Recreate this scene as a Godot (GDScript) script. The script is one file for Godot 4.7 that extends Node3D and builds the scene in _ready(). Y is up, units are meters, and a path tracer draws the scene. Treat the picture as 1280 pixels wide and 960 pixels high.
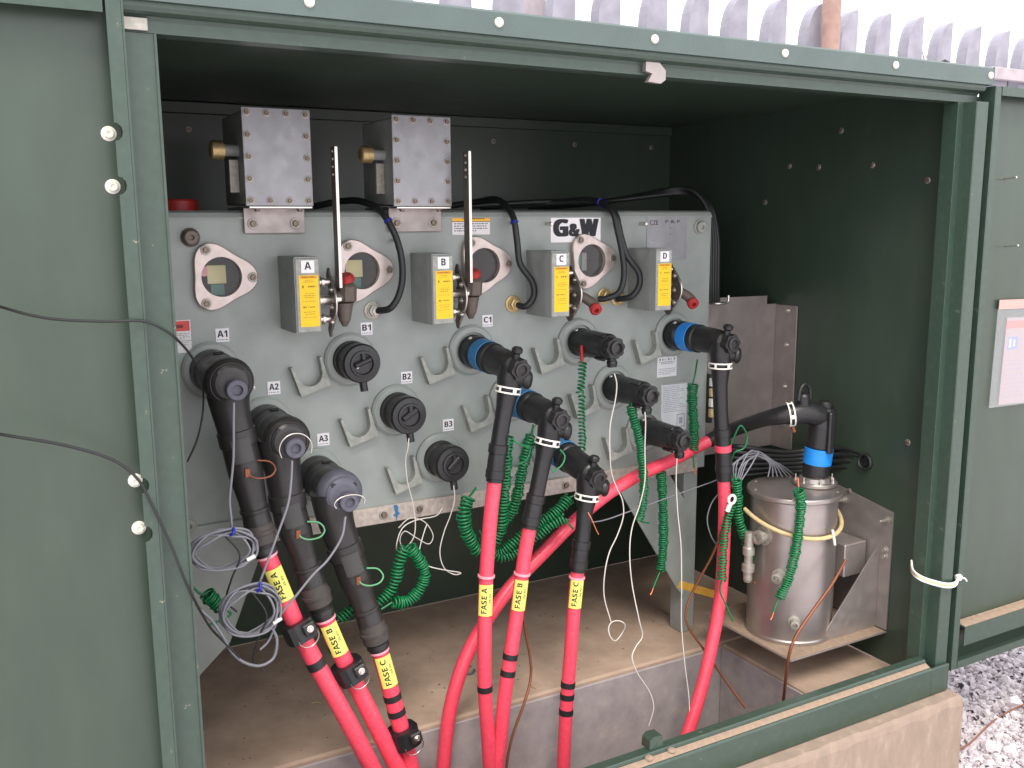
extends Node3D
# Open pad-mounted switchgear cabinet. Units are metres; x runs along the cabinet front, y is up,
# z = 0 is the plane of the door opening and the cabinet's inside lies towards -z.

var M := {}
var used := {}
var T := {}
var rng := RandomNumberGenerator.new()

# ---------------------------------------------------------------- helpers: nodes
func numbered(n: String) -> String:
	if not used.has(n):
		used[n] = 0
		return n
	used[n] += 1
	return "%s_%03d" % [n, used[n]]

func thing(called: String, label: String, category: String, at := Vector3.ZERO, group := "") -> Node3D:
	var o := Node3D.new()
	o.name = numbered(called)
	add_child(o)
	o.position = at
	o.set_meta("label", label)
	o.set_meta("category", category)
	if group:
		o.set_meta("group", group)
	return o

func world_of(n: Node) -> Transform3D:
	var t := Transform3D.IDENTITY
	while n != self and n is Node3D:
		t = n.transform * t
		n = n.get_parent()
	return t

# a mesh under its thing, placed by a transform in the scene's own coordinates
func put(called: String, mesh: Mesh, m: Material, parent: Node, xf := Transform3D.IDENTITY) -> MeshInstance3D:
	var o := MeshInstance3D.new()
	o.name = called
	o.mesh = mesh
	o.material_override = m
	parent.add_child(o, true)
	o.transform = world_of(parent).affine_inverse() * xf
	return o

func struct(called: String, mesh: Mesh, m: Material) -> MeshInstance3D:
	var o := put(called, mesh, m, self)
	o.set_meta("kind", "structure")
	return o

# ---------------------------------------------------------------- helpers: shapes
func start() -> SurfaceTool:
	var st := SurfaceTool.new()
	st.begin(Mesh.PRIMITIVE_TRIANGLES)
	return st

func tri(st: SurfaceTool, a: Vector3, b: Vector3, c: Vector3, na: Vector3, nb: Vector3, nc: Vector3) -> void:
	var g := (c - a).cross(b - a)
	if g.dot(na + nb + nc) < 0.0:
		var t := b; b = c; c = t
		var u := nb; nb = nc; nc = u
	st.set_normal(na); st.add_vertex(a)
	st.set_normal(nb); st.add_vertex(b)
	st.set_normal(nc); st.add_vertex(c)

func quad(st: SurfaceTool, a: Vector3, b: Vector3, c: Vector3, d: Vector3, n: Vector3) -> void:
	tri(st, a, b, c, n, n, n)
	tri(st, a, c, d, n, n, n)

func face(st: SurfaceTool, pts: Array, inside: Vector3) -> void:
	var n: Vector3 = (pts[1] - pts[0]).cross(pts[2] - pts[0]).normalized()
	var mid := Vector3.ZERO
	for q in pts: mid += q
	mid /= pts.size()
	if n.dot(mid - inside) < 0.0: n = -n
	for i in range(1, pts.size() - 1):
		tri(st, pts[0], pts[i], pts[i + 1], n, n, n)

# box with chamfered edges
func box(st: SurfaceTool, c: Vector3, s: Vector3, b := 0.0, basis := Basis()) -> void:
	var h := s * 0.5
	b = minf(b, minf(h.x, minf(h.y, h.z)) * 0.9)
	var v := func(sx: float, sy: float, sz: float, ax: int) -> Vector3:
		var q := Vector3(sx * h.x, sy * h.y, sz * h.z)
		if ax != 0: q.x -= sx * b
		if ax != 1: q.y -= sy * b
		if ax != 2: q.z -= sz * b
		return c + basis * q
	for s1 in [-1.0, 1.0]:
		face(st, [v.call(s1, -1.0, -1.0, 0), v.call(s1, 1.0, -1.0, 0), v.call(s1, 1.0, 1.0, 0), v.call(s1, -1.0, 1.0, 0)], c)
		face(st, [v.call(-1.0, s1, -1.0, 1), v.call(1.0, s1, -1.0, 1), v.call(1.0, s1, 1.0, 1), v.call(-1.0, s1, 1.0, 1)], c)
		face(st, [v.call(-1.0, -1.0, s1, 2), v.call(1.0, -1.0, s1, 2), v.call(1.0, 1.0, s1, 2), v.call(-1.0, 1.0, s1, 2)], c)
	if b <= 0.0: return
	for s1 in [-1.0, 1.0]:
		for s2 in [-1.0, 1.0]:
			face(st, [v.call(s1, s2, -1.0, 0), v.call(s1, s2, 1.0, 0), v.call(s1, s2, 1.0, 1), v.call(s1, s2, -1.0, 1)], c)
			face(st, [v.call(s1, -1.0, s2, 0), v.call(s1, 1.0, s2, 0), v.call(s1, 1.0, s2, 2), v.call(s1, -1.0, s2, 2)], c)
			face(st, [v.call(-1.0, s1, s2, 1), v.call(1.0, s1, s2, 1), v.call(1.0, s1, s2, 2), v.call(-1.0, s1, s2, 2)], c)
			for s3 in [-1.0, 1.0]:
				face(st, [v.call(s1, s2, s3, 0), v.call(s1, s2, s3, 1), v.call(s1, s2, s3, 2)], c)

# box from its two corners
func span(st: SurfaceTool, a: Vector3, b: Vector3, bev := 0.0) -> void:
	box(st, (a + b) * 0.5, (b - a).abs(), bev)

func span_mesh(a: Vector3, b: Vector3, bev := 0.0) -> ArrayMesh:
	var st := start()
	span(st, a, b, bev)
	return st.commit()

func box_mesh(s: Vector3, bev := 0.0) -> ArrayMesh:
	var st := start()
	box(st, Vector3.ZERO, s, bev)
	return st.commit()

func spline(pts: Array, n := 8) -> PackedVector3Array:
	var out := PackedVector3Array()
	for i in range(pts.size() - 1):
		var p1: Vector3 = pts[i]
		var p2: Vector3 = pts[i + 1]
		var p0: Vector3 = pts[i - 1] if i > 0 else p1 * 2.0 - p2
		var p3: Vector3 = pts[i + 2] if i + 2 < pts.size() else p2 * 2.0 - p1
		for k in n:
			out.append(p1.cubic_interpolate(p2, p0, p3, float(k) / n))
	out.append(pts[-1])
	return out

func frames(c: PackedVector3Array) -> Array:
	var out := []
	var up := Vector3.ZERO
	for i in c.size():
		var d := (c[mini(i + 1, c.size() - 1)] - c[maxi(i - 1, 0)]).normalized()
		if i == 0:
			up = d.cross(Vector3(0.3, 0.2, 1.0)).normalized()
		else:
			up = (up - d * up.dot(d)).normalized()
		out.append([d, up, d.cross(up).normalized()])
	return out

# a round tube along points; radii is one number or one for each of the (evenly spread) stations
func tube(st: SurfaceTool, c: PackedVector3Array, radii, sides := 12, caps := true) -> void:
	var fr := frames(c)
	var rad := func(i: int) -> float:
		if radii is Array:
			var x = float(i) / (c.size() - 1) * (radii.size() - 1)
			var k := mini(int(x), radii.size() - 2)
			return lerpf(radii[k], radii[k + 1], x - k)
		return radii
	for i in c.size() - 1:
		var r0: float = rad.call(i)
		var r1: float = rad.call(i + 1)
		var slope: Vector3 = fr[i][0] * (r0 - r1) / maxf(c[i].distance_to(c[i + 1]), 1e-5)
		for k in sides:
			var a0 := TAU * k / sides
			var a1 := TAU * (k + 1) / sides
			var n00: Vector3 = fr[i][1] * cos(a0) + fr[i][2] * sin(a0)
			var n01: Vector3 = fr[i][1] * cos(a1) + fr[i][2] * sin(a1)
			var n10: Vector3 = fr[i + 1][1] * cos(a0) + fr[i + 1][2] * sin(a0)
			var n11: Vector3 = fr[i + 1][1] * cos(a1) + fr[i + 1][2] * sin(a1)
			var v00 := c[i] + n00 * r0
			var v01 := c[i] + n01 * r0
			var v10 := c[i + 1] + n10 * r1
			var v11 := c[i + 1] + n11 * r1
			tri(st, v00, v01, v11, (n00 + slope).normalized(), (n01 + slope).normalized(), (n11 + slope).normalized())
			tri(st, v00, v11, v10, (n00 + slope).normalized(), (n11 + slope).normalized(), (n10 + slope).normalized())
	if caps:
		for e in [0, c.size() - 1]:
			var n: Vector3 = fr[e][0] * (-1.0 if e == 0 else 1.0)
			var r: float = rad.call(e)
			for k in sides:
				var a0 := TAU * k / sides
				var a1 := TAU * (k + 1) / sides
				tri(st, c[e], c[e] + (fr[e][1] * cos(a0) + fr[e][2] * sin(a0)) * r, c[e] + (fr[e][1] * cos(a1) + fr[e][2] * sin(a1)) * r, n, n, n)

func tube_mesh(pts: Array, radii, sides := 12, n := 8) -> ArrayMesh:
	var st := start()
	tube(st, spline(pts, n), radii, sides)
	return st.commit()

# turned shape about local y from (radius, height) pairs
func lathe(st: SurfaceTool, prof: Array, xf := Transform3D.IDENTITY, sides := 24) -> void:
	for i in prof.size() - 1:
		var p: Vector2 = prof[i]
		var q: Vector2 = prof[i + 1]
		var dir := (q - p).normalized()
		if dir == Vector2.ZERO: continue
		var nr := dir.y
		var ny := -dir.x
		for k in sides:
			var a0 := TAU * k / sides
			var a1 := TAU * (k + 1) / sides
			var e0 := Vector3(cos(a0), 0, sin(a0))
			var e1 := Vector3(cos(a1), 0, sin(a1))
			var n0 := xf.basis * (e0 * nr + Vector3.UP * ny)
			var n1 := xf.basis * (e1 * nr + Vector3.UP * ny)
			var a := xf * (e0 * p.x + Vector3.UP * p.y)
			var b := xf * (e1 * p.x + Vector3.UP * p.y)
			var c := xf * (e1 * q.x + Vector3.UP * q.y)
			var d := xf * (e0 * q.x + Vector3.UP * q.y)
			if q.x > 1e-6: tri(st, a, c, d, n0, n1, n0)
			if p.x > 1e-6: tri(st, a, b, c, n0, n1, n1)

func lathe_mesh(prof: Array, sides := 24) -> ArrayMesh:
	var st := start()
	lathe(st, prof, Transform3D.IDENTITY, sides)
	return st.commit()

# local y turned to a direction
func aim(at: Vector3, dir: Vector3, turn := 0.0) -> Transform3D:
	var y := dir.normalized()
	var x := y.cross(Vector3(0.0, 0.0, 1.0) if absf(y.z) < 0.9 else Vector3.UP).normalized()
	var z := x.cross(y).normalized()
	return Transform3D(Basis(x, y, z) * Basis(Vector3.UP, turn), at)

# flat outline in local x, y pulled to a depth along local +z
func extrude(st: SurfaceTool, poly: PackedVector2Array, depth: float, xf := Transform3D.IDENTITY) -> void:
	var ids := Geometry2D.triangulate_polygon(poly)
	var nf := xf.basis.z.normalized()
	for i in range(0, ids.size(), 3):
		var a := poly[ids[i]]
		var b := poly[ids[i + 1]]
		var c := poly[ids[i + 2]]
		tri(st, xf * Vector3(a.x, a.y, depth), xf * Vector3(b.x, b.y, depth), xf * Vector3(c.x, c.y, depth), nf, nf, nf)
		tri(st, xf * Vector3(a.x, a.y, 0), xf * Vector3(b.x, b.y, 0), xf * Vector3(c.x, c.y, 0), -nf, -nf, -nf)
	var sgn := 1.0 if Geometry2D.is_polygon_clockwise(poly) else -1.0
	for i in poly.size():
		var a := poly[i]
		var b := poly[(i + 1) % poly.size()]
		var e := (b - a).normalized()
		var n := (xf.basis * Vector3(-e.y * sgn, e.x * sgn, 0)).normalized()
		quad(st, xf * Vector3(a.x, a.y, 0), xf * Vector3(b.x, b.y, 0), xf * Vector3(b.x, b.y, depth), xf * Vector3(a.x, a.y, depth), n)

func extrude_mesh(poly: PackedVector2Array, depth: float, xf := Transform3D.IDENTITY) -> ArrayMesh:
	var st := start()
	extrude(st, poly, depth, xf)
	return st.commit()

# profile given as (z, y) pairs pulled along x from x0 to x1
func rail_x(prof: Array, x0: float, x1: float) -> ArrayMesh:
	var poly := PackedVector2Array()
	for q in prof: poly.append(Vector2(-q[0], q[1]))
	return extrude_mesh(poly, x1 - x0, Transform3D(Basis(Vector3(0, 0, -1), Vector3(0, 1, 0), Vector3(1, 0, 0)), Vector3(x0, 0, 0)))

# profile given as (x, z) pairs pulled along y from y0 to y1
func rail_y(prof: Array, y0: float, y1: float) -> ArrayMesh:
	var poly := PackedVector2Array()
	for q in prof: poly.append(Vector2(q[0], -q[1]))
	return extrude_mesh(poly, y1 - y0, Transform3D(Basis(Vector3(1, 0, 0), Vector3(0, 0, -1), Vector3(0, 1, 0)), Vector3(0, y0, 0)))

# a helix of wire wound round an axis curve
func coil_mesh(pts: Array, r: float, wire: float, pitch: float, lead := 0.0) -> ArrayMesh:
	var axis := spline(pts, 24)
	var length := 0.0
	var at := [0.0]
	for i in axis.size() - 1:
		length += axis[i].distance_to(axis[i + 1])
		at.append(length)
	var fr := frames(axis)
	var turns := length / pitch
	var steps := int(turns * 11.0)
	var out := PackedVector3Array()
	var j := 0
	for k in steps + 1:
		var s := length * k / steps
		while j < axis.size() - 2 and at[j + 1] < s: j += 1
		var f := clampf((s - at[j]) / maxf(at[j + 1] - at[j], 1e-6), 0.0, 1.0)
		var wob := 1.0 + 0.12 * sin(k * 0.37) + 0.10 * sin(k * 0.091) + 0.08 * sin(k * 0.023 + 1.0)
		var a := TAU * turns * k / steps + 0.5 * sin(k * 0.031) + 0.3 * sin(k * 0.083)
		out.append(axis[j].lerp(axis[j + 1], f) + (fr[j][1] * cos(a) + fr[j][2] * sin(a)) * r * wob)
	var st := start()
	tube(st, out, wire, 6)
	return st.commit()

# lettering as a thin mesh facing local +z, centred, scaled to a height (and at most a width)
func lettering(txt: String, height: float, width := 0.0, weight := 700, deep := 0.0006) -> ArrayMesh:
	var f := SystemFont.new()
	f.font_names = PackedStringArray(["Droid Sans"])
	f.font_weight = weight
	var tm := TextMesh.new()
	tm.font = f
	tm.text = txt
	tm.font_size = 96
	tm.pixel_size = 0.01
	tm.depth = 0.01
	tm.curve_step = 3.0
	var arr := tm.get_mesh_arrays()
	var vs: PackedVector3Array = arr[Mesh.ARRAY_VERTEX]
	var lo := vs[0]
	var hi := vs[0]
	for v in vs:
		lo = lo.min(v)
		hi = hi.max(v)
	var sy := height / (hi.y - lo.y)
	var sx := sy
	if width > 0.0: sx = width / (hi.x - lo.x)
	var mid := (lo + hi) * 0.5
	for i in vs.size():
		var v := vs[i] - mid
		vs[i] = Vector3(v.x * sx, v.y * sy, v.z / 0.01 * deep)
	arr[Mesh.ARRAY_VERTEX] = vs
	var am := ArrayMesh.new()
	am.add_surface_from_arrays(Mesh.PRIMITIVE_TRIANGLES, arr)
	return am

# the same lettering wrapped on a cylinder of radius r about an axis, reading along the axis
func wrapped(src: ArrayMesh, c: Vector3, axis: Vector3, front: Vector3, r: float, up := 0.0) -> ArrayMesh:
	var arr := src.surface_get_arrays(0)
	var vs: PackedVector3Array = arr[Mesh.ARRAY_VERTEX]
	var ns: PackedVector3Array = arr[Mesh.ARRAY_NORMAL]
	var right := front.cross(-axis).normalized()
	for i in vs.size():
		var v := vs[i]
		var phi := -(v.y + up) / r
		var out := front * cos(phi) + right * sin(phi)
		vs[i] = c + axis * v.x + out * (r + v.z)
		ns[i] = out
	var am := ArrayMesh.new()
	var a2 := []
	a2.resize(Mesh.ARRAY_MAX)
	a2[Mesh.ARRAY_VERTEX] = vs
	a2[Mesh.ARRAY_NORMAL] = ns
	a2[Mesh.ARRAY_INDEX] = arr[Mesh.ARRAY_INDEX]
	am.add_surface_from_arrays(Mesh.PRIMITIVE_TRIANGLES, a2)
	return am

# part of a cylinder wall: a sticker wrapped on a cable
func patch_mesh(c: Vector3, axis: Vector3, front: Vector3, r: float, half: float, a0: float, a1: float) -> ArrayMesh:
	var st := start()
	var right := front.cross(-axis).normalized()
	var n := 10
	for k in n:
		var p0 := lerpf(a0, a1, float(k) / n)
		var p1 := lerpf(a0, a1, float(k + 1) / n)
		var o0 := front * cos(p0) + right * sin(p0)
		var o1 := front * cos(p1) + right * sin(p1)
		tri(st, c + o0 * r - axis * half, c + o1 * r - axis * half, c + o1 * r + axis * half, o0, o1, o1)
		tri(st, c + o0 * r - axis * half, c + o1 * r + axis * half, c + o0 * r + axis * half, o0, o1, o0)
	return st.commit()

# where a spline passes nearest to a point: [place, direction]
func near(c: PackedVector3Array, q: Vector3) -> Array:
	var best := 0
	for i in c.size():
		if c[i].distance_to(q) < c[best].distance_to(q): best = i
	var d := (c[mini(best + 1, c.size() - 1)] - c[maxi(best - 1, 0)]).normalized()
	return [c[best], d]

# ---------------------------------------------------------------- materials
func noise_tex(key: String, freq: float, lo: float, hi: float, octaves := 4, normal := 0.0, size := 512, type := FastNoiseLite.TYPE_SIMPLEX_SMOOTH) -> NoiseTexture2D:
	if T.has(key): return T[key]
	var n := FastNoiseLite.new()
	n.seed = key.hash() % 1000
	n.noise_type = type
	n.frequency = freq
	n.fractal_octaves = octaves
	var t := NoiseTexture2D.new()
	t.width = size
	t.height = size
	t.seamless = true
	t.noise = n
	if normal > 0.0:
		t.as_normal_map = true
		t.bump_strength = normal
	else:
		var g := Gradient.new()
		g.set_color(0, Color(lo, lo, lo))
		g.set_color(1, Color(hi, hi, hi))
		t.color_ramp = g
	T[key] = t
	return t

func mat(key: String, col: Color, rough: float, metal := 0.0, tex = null, scale := 3.0, bump = null, bump_k := 0.4, rtex = null) -> StandardMaterial3D:
	var m := StandardMaterial3D.new()
	m.albedo_color = col
	m.roughness = rough
	m.metallic = metal
	m.uv1_triplanar = true
	m.uv1_world_triplanar = true
	m.uv1_scale = Vector3.ONE * scale
	if tex: m.albedo_texture = tex
	if bump:
		m.normal_enabled = true
		m.normal_texture = bump
		m.normal_scale = bump_k
	if rtex:
		m.roughness_texture = rtex
		m.roughness_texture_channel = BaseMaterial3D.TEXTURE_CHANNEL_RED
	M[key] = m
	return m

func ramp_tex(key: String, freq: float, stops: Array, octaves := 5, size := 1024) -> NoiseTexture2D:
	var n := FastNoiseLite.new()
	n.seed = key.hash() % 1000
	n.noise_type = FastNoiseLite.TYPE_SIMPLEX_SMOOTH
	n.frequency = freq
	n.fractal_octaves = octaves
	n.fractal_gain = 0.6
	var g := Gradient.new()
	var offs := PackedFloat32Array()
	var cols := PackedColorArray()
	for s in stops:
		offs.append(s[0])
		cols.append(s[1])
	g.offsets = offs
	g.colors = cols
	var t := NoiseTexture2D.new()
	t.width = size
	t.height = size
	t.seamless = true
	t.noise = n
	t.color_ramp = g
	return t

# small print: rows of dark dashes on a coloured sheet, drawn once and laid on a flat sticker
func print_sheet(w: int, h: int, ground: Color, heads: Array, rows: Array, ink: Color) -> StandardMaterial3D:
	var im := Image.create(w, h, false, Image.FORMAT_RGB8)
	im.fill(ground)
	for q in heads: im.fill_rect(q[0], q[1])
	for r in rows:
		var x: int = r[0]
		while x < r[1]:
			var l := rng.randi_range(4, 14)
			im.fill_rect(Rect2i(x, r[2], mini(l, r[1] - x), r[3]), ink)
			x += l + rng.randi_range(2, 5)
	var m := StandardMaterial3D.new()
	m.albedo_texture = ImageTexture.create_from_image(im)
	m.roughness = 0.55
	return m

func sheet_quad(w: float, h: float) -> QuadMesh:
	var q := QuadMesh.new()
	q.size = Vector2(w, h)
	return q

func make_materials() -> void:
	var soft := noise_tex("soft", 0.006, 0.90, 1.0)
	var cloudy := noise_tex("cloudy", 0.012, 0.82, 1.0, 5)
	var grain := noise_tex("grain", 0.12, 0.7, 1.0, 3)
	var bump := noise_tex("bump", 0.03, 0, 1, 4, 3.0)
	var finebump := noise_tex("finebump", 0.15, 0, 1, 3, 3.0)
	var rsoft := noise_tex("rsoft", 0.012, 0.55, 1.0, 5)
	var paint := ramp_tex("doorpaint", 0.010, [[0.0, Color(0.203, 0.255, 0.211)], [0.4, Color(0.213, 0.267, 0.221)], [0.6, Color(0.218, 0.273, 0.226)], [0.85, Color(0.229, 0.282, 0.236)], [1.0, Color(0.253, 0.297, 0.254)]], 6)
	var rpaint := noise_tex("rpaint", 0.012, 0.86, 1.0, 5)
	mat("green", Color(1, 1, 1), 0.36, 0.0, paint, 1.0, null, 0.0, rpaint)
	M["green"].metallic_specular = 0.55
	M["green"].uv1_scale = Vector3(1.1, 0.35, 1.1)
	var chips := ramp_tex("chips", 0.022, [[0.0, Color(0.195, 0.262, 0.222)], [0.5, Color(0.212, 0.281, 0.240)], [0.84, Color(0.228, 0.295, 0.254)], [0.895, Color(0.245, 0.305, 0.266)], [0.925, Color(0.50, 0.48, 0.42)], [1.0, Color(0.60, 0.55, 0.47)]], 6)
	mat("green_frame", Color(1, 1, 1), 0.36, 0.0, chips, 1.7, null, 0.0, rpaint)
	M["green_frame"].metallic_specular = 0.55
	mat("lid_skylit", Color(0.31, 0.37, 0.355), 0.36, 0.0, soft, 2.0, null, 0.0, rsoft)  # cabinet green, lightened and blued to carry the sky light on the lid
	M["lid_skylit"].metallic_specular = 0.55
	mat("panel", Color(0.60, 0.627, 0.608), 0.45, 0.0, soft, 2.5, null, 0.0, rpaint)
	mat("rail_metal", Color(0.80, 0.755, 0.715), 0.5, 0.25, cloudy, 9.0)
	mat("moulding", Color(0.24, 0.235, 0.235), 0.6)
	mat("shrink", Color(0.285, 0.265, 0.25), 0.65, 0.0, cloudy, 9.0)
	mat("cast_grey", Color(0.66, 0.67, 0.64), 0.6, 0.0, cloudy, 6.0)
	mat("box_grey", Color(0.60, 0.615, 0.60), 0.5, 0.0, soft, 5.0)
	mat("plate", Color(0.62, 0.62, 0.635), 0.45, 0.35, soft, 4.0, null, 0.0, rsoft)
	mat("stainless", Color(0.66, 0.625, 0.61), 0.55, 0.55, soft, 4.0, finebump, 0.04, rsoft)
	mat("tank_steel", Color(0.70, 0.665, 0.65), 0.36, 0.8, soft, 3.0)
	mat("bolt_head", Color(0.50, 0.45, 0.40), 0.45, 0.7)
	mat("bezel", Color(0.80, 0.745, 0.72), 0.36, 0.6, soft, 9.0)
	mat("bright", Color(0.86, 0.83, 0.80), 0.28, 0.95)
	mat("zinc", Color(0.74, 0.72, 0.68), 0.45, 0.6, cloudy, 9.0)
	mat("white_bolt", Color(0.86, 0.85, 0.80), 0.5, 0.0)
	mat("dark_steel", Color(0.43, 0.385, 0.355), 0.42, 0.35, cloudy, 9.0)
	mat("bronze", Color(0.42, 0.375, 0.34), 0.6, 0.15, cloudy, 12.0)
	mat("brass", Color(0.80, 0.70, 0.50), 0.42, 0.6, cloudy, 12.0)
	mat("rubber", Color(0.145, 0.145, 0.152), 0.5, 0.0, cloudy, 6.0, finebump, 0.1, rsoft)
	mat("rubber_matt", Color(0.185, 0.178, 0.178), 0.5, 0.0, cloudy, 6.0, null, 0.0, rsoft)
	mat("cap_grey", Color(0.36, 0.36, 0.41), 0.55, 0.0, cloudy, 8.0)
	var sheath := ramp_tex("sheath", 0.02, [[0.0, Color(0.87, 0.265, 0.345)], [0.45, Color(0.91, 0.29, 0.375)], [0.7, Color(0.92, 0.315, 0.395)], [0.88, Color(0.925, 0.36, 0.43)], [1.0, Color(0.90, 0.45, 0.48)]], 6)
	mat("red", Color(1, 1, 1), 0.42, 0.0, sheath, 3.0, null, 0.0, rsoft)
	mat("red_plastic", Color(0.72, 0.18, 0.17), 0.5, 0.0, cloudy, 20.0)
	mat("rose_strip", Color(0.74, 0.60, 0.57), 0.6)
	mat("pink", Color(0.93, 0.62, 0.68), 0.5)
	mat("blue_tape", Color(0.19, 0.47, 0.68), 0.5, 0.0, soft, 8.0, bump, 0.2)
	mat("blue_bright", Color(0.12, 0.55, 0.90), 0.45, 0.0, soft, 8.0, bump, 0.2)
	mat("black_tape", Color(0.13, 0.12, 0.13), 0.5)
	mat("white_plastic", Color(0.90, 0.89, 0.86), 0.5)
	mat("white_wire", Color(0.80, 0.78, 0.75), 0.5)
	mat("cream", Color(0.85, 0.76, 0.56), 0.55, 0.0, cloudy, 9.0)
	mat("green_wire", Color(0.08, 0.48, 0.28), 0.42, 0.0, cloudy, 14.0, null, 0.0, rsoft)
	mat("green_lead", Color(0.35, 0.60, 0.42), 0.45)
	mat("black_wire", Color(0.13, 0.135, 0.14), 0.45)
	mat("grey_wire", Color(0.47, 0.47, 0.50), 0.45)
	mat("blue_tie", Color(0.12, 0.16, 0.62), 0.45)
	mat("copper", Color(0.58, 0.36, 0.26), 0.5, 0.55, cloudy, 20.0)
	mat("copper_bright", Color(0.90, 0.52, 0.36), 0.4, 0.6)
	mat("yellow", Color(0.93, 0.80, 0.12), 0.55)
	mat("yellow_tag", Color(0.90, 0.87, 0.44), 0.5)
	mat("yellow_old", Color(0.72, 0.55, 0.18), 0.6, 0.0, cloudy, 9.0)
	mat("ink", Color(0.10, 0.10, 0.13), 0.6)
	mat("paper", Color(0.93, 0.92, 0.92), 0.6)
	mat("teal", Color(0.25, 0.50, 0.45), 0.5)
	mat("pale_yellow", Color(0.90, 0.86, 0.62), 0.6)
	var dustc := ramp_tex("dust", 0.006, [[0.0, Color(0.62, 0.54, 0.475)], [0.45, Color(0.68, 0.59, 0.52)], [0.7, Color(0.70, 0.61, 0.54)], [1.0, Color(0.74, 0.66, 0.59)]])
	mat("dust_floor", Color(1, 1, 1), 0.95, 0.0, dustc, 0.9, bump, 0.25)
	mat("dust", Color(0.64, 0.55, 0.475), 0.95, 0.0, cloudy, 8.0, bump, 0.3)
	var conc := ramp_tex("concrete", 0.008, [[0.0, Color(0.62, 0.55, 0.505)], [0.4, Color(0.655, 0.575, 0.525)], [0.65, Color(0.68, 0.595, 0.545)], [1.0, Color(0.75, 0.67, 0.62)]])
	mat("concrete", Color(0.86, 0.86, 0.84), 0.9, 0.0, conc, 1.3, bump, 0.3)
	M["concrete"].uv1_scale = Vector3(2.2, 0.9, 2.2)
	var pitc := ramp_tex("pitwall", 0.007, [[0.0, Color(0.57, 0.54, 0.545)], [0.45, Color(0.62, 0.59, 0.595)], [0.75, Color(0.65, 0.615, 0.61)], [1.0, Color(0.71, 0.665, 0.635)]])
	mat("pit_concrete", Color(1, 1, 1), 0.9, 0.0, pitc, 1.6, bump, 0.2)
	var grav := ramp_tex("gravelground", 0.03, [[0.0, Color(0.66, 0.63, 0.64)], [0.5, Color(0.77, 0.74, 0.76)], [1.0, Color(0.86, 0.84, 0.86)]])
	mat("gravel_ground", Color(1, 1, 1), 0.95, 0.0, grav, 1.5, bump, 1.0)
	mat("stone", Color(0.92, 0.89, 0.90), 0.9, 0.0, grain, 4.0)
	mat("fence", Color(0.63, 0.62, 0.67), 0.7, 0.0, cloudy, 1.0)
	mat("fence_rail", Color(0.72, 0.68, 0.70), 0.7, 0.0, cloudy, 1.0)
	mat("rust_pole", Color(0.70, 0.57, 0.53), 0.8, 0.0, cloudy, 2.0)
	var glass := StandardMaterial3D.new()
	glass.albedo_color = Color(0.5, 0.55, 0.55, 0.10)
	glass.transparency = BaseMaterial3D.TRANSPARENCY_ALPHA
	glass.roughness = 0.05
	M["glass"] = glass
	var film := StandardMaterial3D.new()
	film.albedo_color = Color(0.75, 0.78, 0.78, 0.13)
	film.transparency = BaseMaterial3D.TRANSPARENCY_ALPHA
	film.roughness = 0.12
	film.normal_enabled = true
	film.normal_texture = bump
	film.normal_scale = 0.8
	film.uv1_triplanar = true
	film.uv1_scale = Vector3.ONE * 5.0
	M["film"] = film

var hex_bolt: ArrayMesh
var dome_bolt: ArrayMesh
var stud: ArrayMesh
func make_hardware() -> void:
	# unit hardware: outer radius 1, local y points away from the surface
	var st := start()
	lathe(st, [Vector2(1.0, 0.0), Vector2(1.0, 0.16), Vector2(0.9, 0.22), Vector2(0.0, 0.22)], Transform3D.IDENTITY, 16)
	hex_bolt = st.commit()
	st = start()
	lathe(st, [Vector2(0.68, 0.22), Vector2(0.68, 0.62), Vector2(0.6, 0.72), Vector2(0.34, 0.72), Vector2(0.30, 0.60), Vector2(0.0, 0.60)], Transform3D.IDENTITY, 6)
	st.commit(hex_bolt)
	hex_bolt.surface_set_material(0, M.zinc)
	hex_bolt.surface_set_material(1, M.bolt_head)
	st = start()
	lathe(st, [Vector2(1.0, 0.0), Vector2(1.0, 0.22), Vector2(0.92, 0.42), Vector2(0.7, 0.6), Vector2(0.38, 0.7), Vector2(0.0, 0.72)], Transform3D.IDENTITY, 14)
	dome_bolt = st.commit()
	st = start()
	lathe(st, [Vector2(1.0, 0.0), Vector2(1.0, 0.3), Vector2(0.0, 0.3)], Transform3D.IDENTITY, 12)
	lathe(st, [Vector2(0.7, 0.3), Vector2(0.7, 1.2), Vector2(0.0, 1.2)], Transform3D.IDENTITY, 6)
	lathe(st, [Vector2(0.38, 1.2), Vector2(0.38, 2.6), Vector2(0.30, 2.75), Vector2(0.0, 2.75)], Transform3D.IDENTITY, 10)
	stud = st.commit()

func bolt(parent: Node, at: Vector3, r: float, dir := Vector3.BACK, m = null, kind = null, called := "bolt") -> void:
	var xf := aim(at, dir, rng.randf() * TAU)
	xf.basis = xf.basis * Basis.from_scale(Vector3.ONE * r)
	put(called, kind if kind else hex_bolt, m if m else (M.zinc if kind else null), parent, xf)

# ================================================================ the scene
func _ready() -> void:
	rng.seed = 4711
	set_camera_and_light()
	make_materials()
	make_hardware()
	build_ground()
	build_pad()
	build_enclosure()
	build_fence()
	build_switchgear()
	build_motor_operators()
	build_side_plate()
	build_transformer()
	build_power_cables()
	build_plugs_and_caps()
	build_wires()
	build_small_things()

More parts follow.
